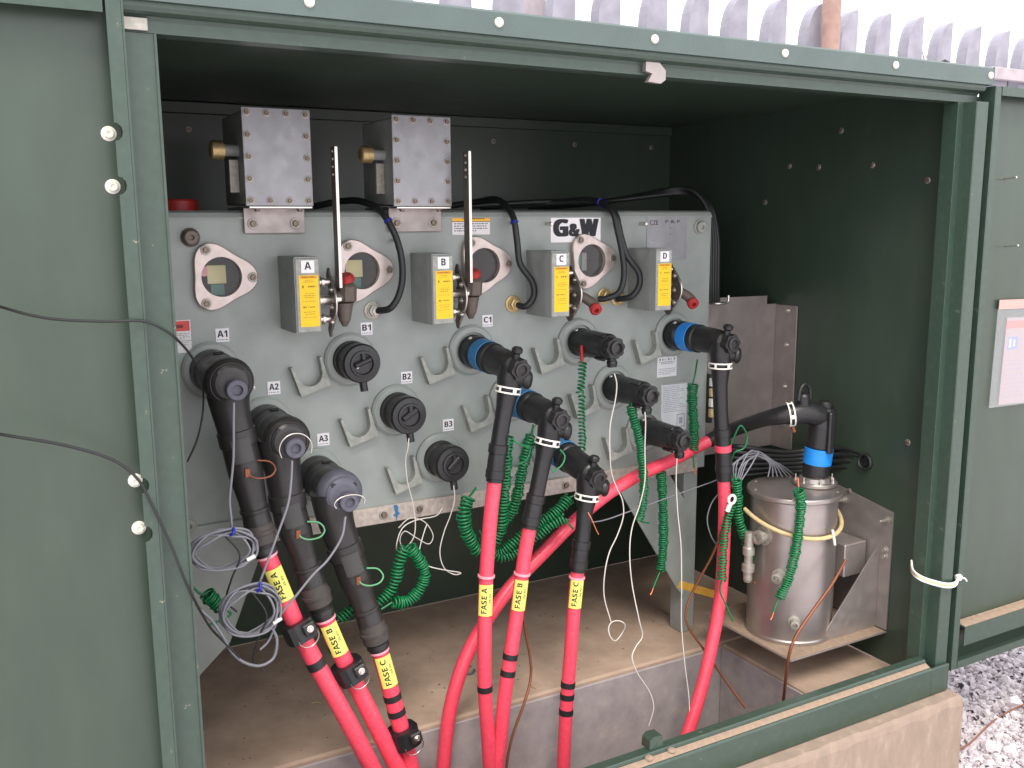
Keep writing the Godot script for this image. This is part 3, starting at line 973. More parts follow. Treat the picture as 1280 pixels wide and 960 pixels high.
	var u := PackedVector2Array([Vector2(-0.04, 0.038), Vector2(-0.038, -0.036), Vector2(0.038, -0.036), Vector2(0.04, 0.038), Vector2(0.034, 0.038)])
	for k in 11:
		var a := lerpf(0.0, -PI, k / 10.0)
		u.append(Vector2(cos(a) * 0.030, sin(a) * 0.030 + 0.008))
	u.append(Vector2(-0.034, 0.038))
	var bracket := extrude_mesh(u, 0.022)
	for c in 4:
		for r in 3:
			if c == 3 and r > 0: continue
			put("parking_bracket", bracket, M.cast_grey, g, Transform3D(Basis(Vector3.BACK, 0.29), Vector3(0.394 + 0.3335 * c + 0.117 * r, 0.829 - 0.138 * r, ZP)))
	# cable glands
	for q in [[0.562, 0.979], [0.957, 0.977], [1.25, 0.985], [1.297, 0.979]]:
		var st := start()
		lathe(st, [Vector2(0.023, 0.0), Vector2(0.023, 0.004), Vector2(0.018, 0.006), Vector2(0.018, 0.010), Vector2(0, 0.010)], aim(Vector3(q[0], q[1], ZP), Vector3.BACK), 24)
		lathe(st, [Vector2(0.0155, 0.010), Vector2(0.0155, 0.02), Vector2(0.011, 0.022), Vector2(0.011, 0.027), Vector2(0.0, 0.027)], aim(Vector3(q[0], q[1], ZP), Vector3.BACK), 6)
		put("cable_gland", st.commit(), M.brass if q[0] > 0.9 else M.zinc, g)
	# stickers
	var tag_m := print_sheet(64, 64, Color(0.88, 0.87, 0.88), [], [[4, 60, 53, 3]], Color(0.3, 0.3, 0.33))
	for q in [["A1", 0.196, 0.941], ["A2", 0.308, 0.808], ["A3", 0.423, 0.669], ["B1", 0.544, 0.935], ["B2", 0.647, 0.804], ["B3", 0.761, 0.668], ["C1", 0.880, 0.936]]:
		var s := sticker(g, "number_sticker", Vector3(q[1], q[2], ZP), 0.0305, 0.031, tag_m)
		put("lettering", lettering(q[0], 0.015, 0.0225), M.ink, s, Transform3D(Basis(), Vector3(q[1], q[2] + 0.003, ZP + 0.0024)))
	var logo := put("maker_plate", box_mesh(Vector3(0.162, 0.075, 0.002), 0.0004), M.paper, g, Transform3D(Basis(), Vector3(1.155, 1.1745, ZP + 0.0012)))
	var heavy := start()
	var idx := 0
	for q in [["G", 0.047, 0.048, -0.0495, 0.0, 0.0035], ["&", 0.034, 0.036, -0.006, -0.006, 0.0014], ["W", 0.047, 0.062, 0.0415, 0.0, 0.0035]]:
		var glyph := lettering(q[0], q[1] - 0.002, q[2] - q[5] * 2.0, 700, 0.0008)
		for dx in [-1.0, -0.5, 0.0, 0.5, 1.0]:
			for dy in [-0.001, 0.001]:
				heavy.append_from(glyph, 0, Transform3D(Basis(), Vector3(q[3] + dx * q[5], q[4] + dy, 0.00005 * idx)))
				idx += 1
	put("lettering", heavy.commit(), M.ink, logo, Transform3D(Basis(), Vector3(1.155, 1.176, ZP + 0.0028)))
	var warn := sticker(g, "warning_sticker", Vector3(0.836, 1.187, ZP), 0.108, 0.052, print_sheet(216, 104, Color(0.87, 0.86, 0.86), [[Rect2i(0, 0, 216, 36), Color(0.93, 0.70, 0.15)], [Rect2i(0, 36, 216, 3), Color(0.15, 0.15, 0.15)]], [[10, 204, 46, 5], [10, 200, 58, 5], [10, 204, 70, 5], [10, 140, 82, 5]], Color(0.2, 0.2, 0.22)))
	put("lettering", lettering("PRECAUCION", 0.008, 0.062), M.ink, warn, Transform3D(Basis(), Vector3(0.842, 1.204, ZP + 0.0024)))
	sticker(g, "danger_sticker", Vector3(0.103, 0.943, ZP), 0.048, 0.074, print_sheet(96, 148, Color(0.86, 0.85, 0.85), [[Rect2i(3, 3, 90, 46), Color(0.80, 0.28, 0.26)], [Rect2i(0, 92, 96, 2), Color(0.3, 0.3, 0.3)], [Rect2i(30, 20, 34, 14), Color(0.45, 0.1, 0.1)]], [[6, 90, 58, 3], [6, 80, 66, 3], [6, 90, 74, 3], [6, 70, 82, 3], [6, 90, 100, 2], [6, 84, 110, 2]], Color(0.45, 0.40, 0.42)))
	sticker(g, "rating_sticker", Vector3(1.478, 0.766, ZP), 0.072, 0.060, print_sheet(144, 120, Color(0.85, 0.86, 0.87), [], [[14, 24, 8, 12], [34, 44, 8, 12], [54, 64, 8, 12], [78, 88, 8, 12], [98, 108, 8, 12], [120, 130, 8, 12], [12, 132, 28, 4], [24, 120, 38, 4], [8, 136, 70, 3], [8, 136, 80, 3], [8, 136, 90, 3], [8, 100, 100, 3]], Color(0.36, 0.37, 0.42)))
	var rows := []
	for i in 15: rows.append([8, rng.randi_range(120, 184), 14 + i * 11, 3])
	sticker(g, "instruction_sticker", Vector3(1.508, 0.640, ZP), 0.096, 0.146, print_sheet(192, 292, Color(0.80, 0.82, 0.84), [[Rect2i(0, 0, 192, 3), Color(0.4, 0.4, 0.45)], [Rect2i(118, 190, 60, 80), Color(0.45, 0.46, 0.5)], [Rect2i(122, 194, 52, 72), Color(0.80, 0.82, 0.84)], [Rect2i(134, 210, 28, 40), Color(0.6, 0.62, 0.65)]], rows, Color(0.45, 0.46, 0.52)))
	var np := put("name_plate", box_mesh(Vector3(0.146, 0.125, 0.0018), 0.0004), M.plate, g, Transform3D(Basis(), Vector3(1.468, 1.145, ZP + 0.0011)))
	put("lettering", lettering("CZE", 0.013, 0.030, 400), M.ink, np, Transform3D(Basis(), Vector3(1.420, 1.188, ZP + 0.0023)))
	put("lettering", lettering("P & P", 0.009, 0.052, 400), M.ink, np, Transform3D(Basis(), Vector3(1.487, 1.191, ZP + 0.0023)))
	# operator housings A..D
	for i in 4: build_operator(g, i)

func build_operator(g: Node3D, i: int) -> void:
	var cx := 0.365 + 0.3335 * i
	var y0 := 0.948
	var y1 := 1.115
	var st := start()
	# housing: rounded in plan, sides drawn in towards the front
	var zf := -0.482
	var poly := []
	for q in [[-0.033, -0.6], [-0.033, -0.5], [-0.0305, zf + 0.005], [-0.026, zf], [0.026, zf], [0.0305, zf + 0.005 - 0.01], [0.033, -0.51], [0.033, -0.6]]:
		poly.append([cx + q[0], q[1]])
	var h := put("operator_housing", rail_y(poly, y0, y1), M.box_grey, g)
	put("housing_cap", rail_y([[cx - 0.0325, -0.6], [cx - 0.0325, -0.5], [cx - 0.027, zf - 0.001], [cx + 0.027, zf - 0.001], [cx + 0.0325, -0.51], [cx + 0.0325, -0.6]], y1 + 0.0002, y1 + 0.003), M.box_grey, h)
	var face_y := (y0 + y1) * 0.5
	put("front_cover", box_mesh(Vector3(0.054, y1 - y0 - 0.002, 0.004), 0.0015), M.cast_grey, h, Transform3D(Basis(), Vector3(cx, face_y, zf + 0.0022)))
	var zq := zf + 0.0043
	var ls := put("letter_sticker", box_mesh(Vector3(0.030, 0.028, 0.001)), M.paper, h, Transform3D(Basis(), Vector3(cx + 0.001, 1.0965, zq + 0.0006)))
	put("lettering", lettering(["A", "B", "C", "D"][i], 0.0165), M.ink, h, Transform3D(Basis(), Vector3(cx + 0.001, 1.0985, zq + 0.0015)))
	var rows := [[20, 110, 8, 8], [40, 90, 30, 4], [30, 100, 42, 4], [60, 116, 70, 10], [20, 30, 66, 18], [40, 100, 120, 4], [30, 108, 132, 4], [34, 100, 144, 4], [20, 112, 170, 3], [56, 104, 206, 8], [22, 44, 204, 12], [24, 108, 240, 4], [34, 100, 254, 4], [20, 112, 276, 3]]
	put("yellow_sticker", sheet_quad(0.0445, 0.116), print_sheet(132, 340, Color(0.93, 0.78, 0.10), [[Rect2i(8, 4, 116, 18), Color(0.90, 0.60, 0.10)]], rows, Color(0.55, 0.42, 0.06)), h, Transform3D(Basis(), Vector3(cx + 0.002, 1.0195, zq + 0.0006)))
	# shaft, plates and grip on the side
	var xa := cx + 0.034
	var sh := start()
	for y in [1.058, 0.972]:
		tube(sh, PackedVector3Array([Vector3(xa - 0.002, y, -0.53), Vector3(xa + 0.032, y, -0.53)]), 0.008, 12)
		lathe(sh, [Vector2(0.0, 0.0), Vector2(0.013, 0.0), Vector2(0.013, 0.006), Vector2(0, 0.006)], aim(Vector3(xa + 0.012, y, -0.53), Vector3.RIGHT), 6)
	tube(sh, PackedVector3Array([Vector3(xa - 0.002, 1.015, -0.54), Vector3(xa + 0.06, 1.015, -0.54)]), 0.012, 14)
	put("shaft", sh.commit(), M.bright, h)
	# curved strap plate with round ends, standing in the y-z plane
	var hw := 0.022 if i < 2 else 0.036
	var outer := []
	var inner := []
	for k in 13:
		var f := k / 12.0
		var y := lerpf(0.945, 1.072 if i < 2 else 1.060, f)
		var zc := -0.545 + (0.030 if i < 2 else 0.022) * sin(PI * f)
		var w := hw * (0.55 + 0.45 * sin(PI * clampf(f, 0.02, 0.98)))
		outer.append(Vector2(-(zc + w), y))
		inner.append(Vector2(-(zc - w), y))
	var pl := PackedVector2Array(outer)
	for k in range(1, 8):
		var q1: Vector2 = outer[-1]
		var q2: Vector2 = inner[-1]
		pl.append(q1.lerp(q2, k / 8.0) + Vector2(0, 0.018 * sin(PI * k / 8.0)))
	inner.reverse()
	pl.append_array(PackedVector2Array(inner))
	for k in range(1, 8):
		var q1: Vector2 = inner[-1]
		var q2: Vector2 = outer[0]
		pl.append(q1.lerp(q2, k / 8.0) - Vector2(0, 0.018 * sin(PI * k / 8.0)))
	var yz := Transform3D(Basis(Vector3(0, 0, -1), Vector3(0, 1, 0), Vector3(1, 0, 0)), Vector3(xa + 0.034, 0, 0))
	put("quadrant_plate", extrude_mesh(pl, 0.004, yz), M.dark_steel, h)
	var rimp := []
	for q in outer: rimp.append(Vector3(xa + 0.036, q.y, -q.x + 0.0008))
	put("plate_edge", tube_mesh(rimp, 0.0026, 6, 2), M.bright, h)
	for y in [1.04, 1.0, 0.965]:
		bolt(h, Vector3(xa + 0.0335, y, -0.515), 0.007, Vector3.LEFT, M.bright, null, "pin")
	var up := i < 2
	var st2 := start()
	# cast grip behind the plate
	if up:
		box(st2, Vector3(cx + 0.113, 1.030, -0.545), Vector3(0.042, 0.054, 0.042), 0.010, Basis(Vector3.RIGHT, 0.15))
		lathe(st2, [Vector2(0.022, 0.0), Vector2(0.018, -0.02), Vector2(0.014, -0.04), Vector2(0.006, -0.055), Vector2(0, -0.056)], Transform3D(Basis(), Vector3(cx + 0.104, 1.006, -0.54)), 14)
		tube(st2, PackedVector3Array([Vector3(xa + 0.038, 1.02, -0.545), Vector3(cx + 0.1, 1.02, -0.545)]), 0.016, 14)
		put("grip", st2.commit(), M.bronze, h)
		put("red_knob", lathe_mesh([Vector2(0.019, 0.0), Vector2(0.019, 0.010), Vector2(0.014, 0.016), Vector2(0, 0.016)], 18), M.red_plastic, h, aim(Vector3(cx + 0.110, 1.0585, -0.535), Vector3(-0.25, 1, 0.3)))
		# link lever up to the motor operator
		var lx := xa + 0.042
		var lev := put("link_lever", span_mesh(Vector3(lx, 1.045, -0.515), Vector3(lx + 0.006, 1.362, -0.485), 0.001), M.dark_steel, h)
		put("lever_edge", span_mesh(Vector3(lx - 0.0002, 1.046, -0.4848), Vector3(lx + 0.0062, 1.361, -0.4835)), M.bright, lev)
		for y in [1.352, 1.335, 1.318, 1.301]:
			bolt(lev, Vector3(lx, y, -0.50), 0.004, Vector3.LEFT, M.bright, dome_bolt, "rivet")
	else:
		tube(st2, spline([Vector3(xa + 0.038, 1.0, -0.545), Vector3(cx + 0.10, 0.995, -0.54), Vector3(cx + 0.125, 0.978, -0.525), Vector3(cx + 0.132, 0.965, -0.515)], 5), [0.012, 0.013, 0.014, 0.0145], 14)
		put("grip", st2.commit(), M.bronze, h)
		put("red_knob", lathe_mesh([Vector2(0.0, 0.0), Vector2(0.016, 0.0), Vector2(0.017, 0.012), Vector2(0.012, 0.018), Vector2(0.007, 0.018), Vector2(0.006, 0.008), Vector2(0, 0.008)], 18), M.red_plastic, h, aim(Vector3(cx + 0.131, 0.963, -0.515), Vector3(-0.3, -0.35, 0.9)))

func build_motor_operators() -> void:
	for i in 2:
		var x0 := 0.2525 + 0.3505 * i
		var x1 := x0 + 0.1535
		var t := thing("motor_operator", "bolted metal motor box above operator %s with a brass fitting" % ["A", "B"][i], "motor box", Vector3((x0 + x1) * 0.5, 1.222, -0.63), "motor boxes on top of the switchgear")
		put("housing", span_mesh(Vector3(x0 + 0.004, 1.236, -0.76), Vector3(x1 - 0.004, 1.44, -0.5505), 0.004), M.box_grey, t)
		var cov := put("cover_plate", span_mesh(Vector3(x0, 1.231, -0.55), Vector3(x1, 1.4445, -0.544), 0.0012), M.plate, t)
		for k in 4:
			var x := lerpf(x0 + 0.011, x1 - 0.011, k / 3.0)
			bolt(cov, Vector3(x, 1.433, -0.544), 0.0082)
			bolt(cov, Vector3(x, 1.243, -0.544), 0.0082)
		for k in 3:
			for x in [x0 + 0.011, x1 - 0.011]:
				bolt(cov, Vector3(x, 1.2905 + 0.0475 * k, -0.544), 0.0082)
		# bracket down to the switchgear front
		var br := put("bracket", span_mesh(Vector3(x0 + 0.004, 1.17, -0.594), Vector3(x0 + 0.145, 1.2295, -0.589), 0.001), M.stainless, t)
		put("ledge", span_mesh(Vector3(x0 + 0.006, 1.2255, -0.76), Vector3(x0 + 0.15, 1.2305, -0.5405), 0.001), M.bright, br)
		for x in [x0 + 0.024, x0 + 0.122]:
			bolt(br, Vector3(x, 1.192, -0.589), 0.0125)
			bolt(br, Vector3(x + 0.004, 1.2255, -0.562), 0.009, Vector3.DOWN)
		# conduit fitting and guard on the flank
		var st := start()
		lathe(st, [Vector2(0.013, 0.0), Vector2(0.013, 0.032), Vector2(0, 0.032)], aim(Vector3(x0 + 0.004, 1.355, -0.61), Vector3.LEFT), 14)
		put("conduit_stub", st.commit(), M.box_grey, t)
		put("brass_nut", lathe_mesh([Vector2(0.0, 0.0), Vector2(0.021, 0.0), Vector2(0.021, 0.026), Vector2(0.017, 0.029), Vector2(0, 0.029)], 6), M.brass, t, aim(Vector3(x0 - 0.0282, 1.355, -0.61), Vector3.LEFT))
		put("guide_bar", span_mesh(Vector3(x0 - 0.018, 1.262, -0.618), Vector3(x0 + 0.0035, 1.335, -0.608), 0.001), M.zinc, t)
		# crank disc beside the housing
		put("crank", lathe_mesh([Vector2(0.0, 0.0), Vector2(0.030, 0.0), Vector2(0.030, 0.008), Vector2(0.012, 0.010), Vector2(0.010, 0.018), Vector2(0, 0.018)], 22), M.dark_steel, t, aim(Vector3(x1 - 0.0035, 1.315, -0.62), Vector3.RIGHT))

func build_side_plate() -> void:
	var t := thing("stainless_bracket", "flat stainless steel plate bolted between switchgear and cabinet side wall", "bracket", Vector3(1.8, 0.44, -0.65))
	put("web", extrude_mesh(PackedVector2Array([Vector2(1.64, 0.46), Vector2(1.64, 0.958), Vector2(1.915, 0.955), Vector2(1.915, 0.928), Vector2(1.957, 0.928), Vector2(1.957, 0.46)]), 0.003, Transform3D(Basis(), Vector3(0, 0, -0.652))), M.stainless, t)
	var fl := put("flange", span_mesh(Vector3(1.9545, 0.46, -0.6485), Vector3(1.9585, 0.926, -0.557), 0.0006), M.stainless, t)
	for y in [0.91, 0.80, 0.665, 0.54]:
		bolt(fl, Vector3(1.9545, y, -0.595), 0.009, Vector3.LEFT, M.bright)
	put("hook", tube_mesh([Vector3(1.655, 0.945, -0.6485), Vector3(1.66, 0.945, -0.60), Vector3(1.70, 0.947, -0.595), Vector3(1.705, 0.968, -0.595)], 0.004, 8, 5), M.bright, t)
	# terminal block on the switchgear side
	var tb := thing("terminal_block", "small beige terminal block beside the coiled earth lead of the switchgear flank", "terminal block", Vector3(1.637, 0.62, -0.61))
	put("backing", span_mesh(Vector3(1.632, 0.58, -0.64), Vector3(1.646, 0.73, -0.585), 0.001), M.rubber_matt, tb)
	for k in 4:
		put("terminal", span_mesh(Vector3(1.628, 0.60 + k * 0.032, -0.584), Vector3(1.650, 0.626 + k * 0.032, -0.57), 0.002), M.cream if k % 2 == 0 else M.white_plastic, tb)

# ---------------------------------------------------------------- voltage transformer on its shelf
const TC := Vector3(1.722, 0.0, -0.31)
func build_transformer() -> void:
	var s := thing("transformer_shelf", "stainless shelf with sloping gussets carrying the round metal canister", "shelf", Vector3(1.77, -0.006, -0.33))
	put("base_plate", span_mesh(Vector3(1.574, -0.004, -0.52), Vector3(1.957, 0.0, -0.15), 0.0008), M.stainless, s)
	put("dust_film", span_mesh(Vector3(1.577, 0.0004, -0.517), Vector3(1.952, 0.0014, -0.152), 0.0003), M.dust, s)
	var bp := put("back_plate", extrude_mesh(PackedVector2Array([Vector2(0.152, 0.0035), Vector2(0.152, 0.362), Vector2(0.40, 0.40), Vector2(0.52, 0.40), Vector2(0.52, 0.0035)]), 0.004, Transform3D(Basis(Vector3(0, 0, -1), Vector3(0, 1, 0), Vector3(1, 0, 0)), Vector3(1.9545, 0, 0))), M.stainless, s)
	for q in [[0.335, -0.172], [0.245, -0.172], [0.225, -0.172], [0.355, -0.33]]:
		bolt(bp, Vector3(1.9545, q[0], q[1]), 0.0115, Vector3.LEFT, M.zinc, stud if q[0] > 0.3 else null)
	for z in [-0.195, -0.47]:
		put("gusset", extrude_mesh(PackedVector2Array([Vector2(1.725, 0.002), Vector2(1.9535, 0.002), Vector2(1.9535, 0.26)]), 0.004, Transform3D(Basis(), Vector3(0, 0, z))), M.stainless, s)
	var box2 := start()
	box(box2, Vector3(1.905, 0.205, -0.29), Vector3(0.09, 0.10, 0.11), 0.003)
	put("clamp_box", box2.commit(), M.stainless, s)
	var t := thing("transformer_canister", "round stainless steel transformer canister with a bolted lid on the shelf", "transformer", TC)
	var r := 0.122
	put("shell", lathe_mesh([Vector2(0.0, 0.002), Vector2(r + 0.003, 0.002), Vector2(r + 0.003, 0.010), Vector2(r, 0.014), Vector2(r, 0.416), Vector2(0, 0.416)], 56), M.tank_steel, t, Transform3D(Basis(), TC))
	var lid := put("lid", lathe_mesh([Vector2(r, 0.4165), Vector2(r + 0.010, 0.4165), Vector2(r + 0.0115, 0.420), Vector2(r + 0.0115, 0.428), Vector2(r + 0.009, 0.431), Vector2(0, 0.432)], 56), M.tank_steel, t, Transform3D(Basis(), TC))
	for k in 5:
		var a: float = [0.9, 2.4, 3.5, 4.3, 5.4][k]
		bolt(lid, TC + Vector3(cos(a) * 0.118, 0.431, sin(a) * 0.118), 0.005, Vector3.UP)
	var fc := Vector3(1.797, 0.432, -0.304)
	var fl := put("bushing_flange", lathe_mesh([Vector2(0.0, 0.0), Vector2(0.060, 0.0), Vector2(0.063, 0.003), Vector2(0.063, 0.010), Vector2(0.060, 0.013), Vector2(0.046, 0.013), Vector2(0.043, 0.024), Vector2(0.036, 0.026), Vector2(0.0, 0.026)], 40), M.tank_steel, t, Transform3D(Basis(), fc))
	for k in 7:
		var a := TAU * k / 7.0 + 0.3
		bolt(fl, fc + Vector3(cos(a) * 0.054, 0.013, sin(a) * 0.054), 0.0058, Vector3.UP, M.bright, stud)
	# valve and fittings on the shell
	for q in [[2.62, 0.205, 0.012], [2.25, 0.075, 0.010], [3.05, 0.31, 0.016]]:
		var d := Vector3(cos(q[0]), 0, sin(q[0]))
		var st := start()
		lathe(st, [Vector2(q[2] * 1.7, -0.004), Vector2(q[2] * 1.7, 0.004), Vector2(q[2] * 1.1, 0.005), Vector2(q[2] * 1.1, 0.016), Vector2(q[2] * 1.25, 0.016), Vector2(q[2] * 1.25, 0.030), Vector2(q[2] * 0.7, 0.031), Vector2(q[2] * 0.6, 0.02), Vector2(0, 0.02)], aim(TC + d * r + Vector3(0, q[1], 0), d), 16)
		put("fitting", st.commit(), M.zinc, t)
	# relief pipe on the far-left flank
	var d2 := Vector3(cos(3.25), 0, sin(3.25))
	var pc := TC + d2 * (r + 0.030)
	var st := start()
	lathe(st, [Vector2(0, 0.17), Vector2(0.011, 0.17), Vector2(0.013, 0.178), Vector2(0.013, 0.20), Vector2(0.018, 0.202), Vector2(0.018, 0.222), Vector2(0.012, 0.225), Vector2(0.012, 0.25), Vector2(0.017, 0.252), Vector2(0.017, 0.272), Vector2(0.013, 0.276), Vector2(0.013, 0.318), Vector2(0.0, 0.32)], Transform3D(Basis(), pc - Vector3(0, TC.y, 0)), 16)
	put("relief_valve", st.commit(), M.zinc, t)
	var band := thing("rubber_band", "loose cream coloured rubber hose draped round the round metal canister", "hose", TC + Vector3(0, 0.35, 0))
	var pts := []
	for k in 17:
		var a := lerpf(3.5, -0.15, k / 16.0)
		var sag := 0.375 - 0.055 * sin(PI * k / 16.0)
		pts.append(TC + Vector3(cos(a) * (r + 0.010 + 0.016 * pow(absf(k / 8.0 - 1.0), 3.0)), sag, sin(a) * (r + 0.010 + 0.016 * pow(absf(k / 8.0 - 1.0), 3.0))))
	put("hose", tube_mesh(pts, 0.0062, 10, 4), M.cream, band)
	var stk := pts[9] as Vector3
	put("peg", tube_mesh([stk + Vector3(-0.004, 0.02, 0.006), stk + Vector3(0.006, -0.024, 0.008)], 0.004, 8, 2), M.white_plastic, band)
	put("clip", tube_mesh([pts[16] + Vector3(0.0, 0.002, 0.0), pts[16] + Vector3(0.012, 0.004, 0.004)], 0.009, 8, 2), M.brass, band)

# ---------------------------------------------------------------- power cables with their elbows
# red jacket, its tag, bands and ring along the cable; the same for every phase
func dress_cable(t: Node3D, key: String, r: float, tag: String, bands: Array, ring: bool, front: Vector3) -> PackedVector3Array:
	var c := spline(P[key + "_red"], 10)
	var st := start()
	tube(st, c, r, 20)
	put("red_jacket", st.commit(), M.red, t)
	if tag:
		var n := near(c, P[key + "_label"][0])
		var ax: Vector3 = n[1]
		if ax.y < 0.0: ax = -ax
		var fr := (front - ax * front.dot(ax)).normalized()
		var half := 0.040
		var lb := put("phase_tag", patch_mesh(n[0], ax, fr, r + 0.0026, half, -0.95, 1.0), M.yellow_tag, t)
		put("lettering", wrapped(lettering(tag, 0.0135, 0.066, 700, 0.0006), n[0], ax, fr, r + 0.0030, 0.004), M.ink, lb)
		put("lettering", wrapped(lettering("25 KV", 0.005, 0.026, 400, 0.0006), n[0] + ax * 0.006, ax, fr, r + 0.0030, -0.011), M.ink, lb)
	for b in bands:
		var n := near(c, P[key + "_" + b][0])
		var hb := 0.0105 if key == "a1" else 0.0078
		put("tape_band", lathe_mesh([Vector2(r, -hb), Vector2(r + 0.0012, -hb + 0.0005), Vector2(r + 0.0014, hb - 0.0005), Vector2(r, hb)], 24), M.black_tape, t, aim(n[0], n[1]))
	if ring:
		var n := near(c, P[key + "_ring"][0])
		put("tie_ring", lathe_mesh([Vector2(r, -0.003), Vector2(r + 0.0035, -0.0025), Vector2(r + 0.0035, 0.0025), Vector2(r, 0.003)], 24), M.pink, t, aim(n[0], n[1], 1.0))
	return c

func tie_mesh(r: float) -> ArrayMesh:
	var st := start()
	for y in [-0.0065, 0.0065]:
		lathe(st, [Vector2(r, y - 0.002), Vector2(r + 0.0016, y - 0.002), Vector2(r + 0.0016, y + 0.002), Vector2(r, y + 0.002)], Transform3D(Basis(), Vector3.ZERO), 28)
	for k in 5:
		var a := TAU * k / 5.0 + 0.2
		box(st, Vector3(cos(a) * (r + 0.0008), 0, sin(a) * (r + 0.0008)), Vector3(0.0016, 0.011, 0.006), 0.0, Basis(Vector3.UP, -a))
	box(st, Vector3(0, 0, r + 0.002), Vector3(0.008, 0.013, 0.004), 0.001)
	return st.commit()

# black 600 A style elbow: sleeve on the bushing, head with end cap, leg down to the red cable
func tee_elbow(t: Node3D, key: String, base: Vector3, tape: Material) -> void:
	var leg := spline(P[key + "_leg"], 8)
	var head := leg[0]
	var axis := (head - base).normalized()
	var length := head.distance_to(base)
	var k := length / 0.21
	put("sleeve", lathe_mesh([Vector2(0.0, 0.005), Vector2(0.040, 0.005), Vector2(0.043, 0.010), Vector2(0.043, 0.048 * k), Vector2(0.0385, 0.054 * k), Vector2(0.0385, 0.112 * k), Vector2(0.0405, 0.114 * k), Vector2(0.0405, 0.120 * k), Vector2(0.037, 0.124 * k), Vector2(0.036, 0.175 * k), Vector2(0.034, 0.200 * k), Vector2(0.029, 0.222 * k), Vector2(0.020, 0.234 * k), Vector2(0.0, 0.237 * k)], 32), M.rubber, t, aim(base, axis))
	if tape:
		put("tape_wrap", lathe_mesh([Vector2(0.040, 0.058), Vector2(0.0415, 0.0585), Vector2(0.0418, 0.075), Vector2(0.0415, 0.098), Vector2(0.040, 0.099)], 32), tape, t, aim(base, axis))
	put("bleed_screw", dome_bolt, M.bright, t, aim(base + axis * 0.035 + Vector3(-0.02, 0.038, 0), Vector3(-0.45, 0.9, 0)) * Transform3D(Basis.from_scale(Vector3.ONE * 0.006), Vector3.ZERO))
	# notched end cap
	var gear := PackedVector2Array()
	for i in 24:
		var a := TAU * i / 24.0
		var rr := 0.0275 if i % 4 < 2 else 0.0235
		gear.append(Vector2(cos(a), sin(a)) * rr)
	var cx := aim(head + axis * 0.022, axis)
	var cap := put("end_cap", extrude_mesh(gear, 0.024, Transform3D(cx.basis * Basis(Vector3.RIGHT, -PI / 2), cx.origin)), M.rubber, t)
	put("cap_ring", lathe_mesh([Vector2(0.018, 0.046), Vector2(0.018, 0.050), Vector2(0.013, 0.051), Vector2(0.011, 0.045), Vector2(0, 0.045)], 20), M.rubber_matt, cap, aim(head, axis))
	put("pulling_eye", lathe_mesh([Vector2(0.010, 0.0), Vector2(0.009, 0.014), Vector2(0.0135, 0.018), Vector2(0.014, 0.026), Vector2(0.009, 0.031), Vector2(0, 0.032)], 16), M.rubber, t, aim(head + axis * 0.018 + Vector3(0, 0.021, 0), Vector3(0.12, 1, 0.15)))
	# leg
	var st := start()
	tube(st, leg, [0.033, 0.0325, 0.0315, 0.026, 0.0215, 0.0205, 0.0205, 0.021, 0.0225, 0.0225, 0.0215], 24)
	for f in [0.72, 0.93]:
		var i := int(f * (leg.size() - 1))
		var d := (leg[i + 1] - leg[i - 1]).normalized()
		lathe(st, [Vector2(0.0205, -0.012), Vector2(0.0245, -0.010), Vector2(0.0245, 0.010), Vector2(0.0205, 0.012)], aim(leg[i], d), 20)
	put("cable_leg", st.commit(), M.rubber, t)
	# capped test point on the leg
	var i2 := int(0.16 * (leg.size() - 1))
	put("test_point", lathe_mesh([Vector2(0.020, 0.0), Vector2(0.019, 0.026), Vector2(0.023, 0.028), Vector2(0.023, 0.036), Vector2(0.016, 0.042), Vector2(0.006, 0.044), Vector2(0, 0.044)], 20), M.rubber, t, aim(leg[i2] + Vector3(0.008, -0.006, 0.008), Vector3(0.72, -0.1, 0.62)))
	var i3 := int(0.29 * (leg.size() - 1))
	put("cable_tie", tie_mesh(0.0312), M.white_plastic, t, aim(leg[i3], (leg[i3 + 1] - leg[i3 - 1]).normalized() * -1.0))

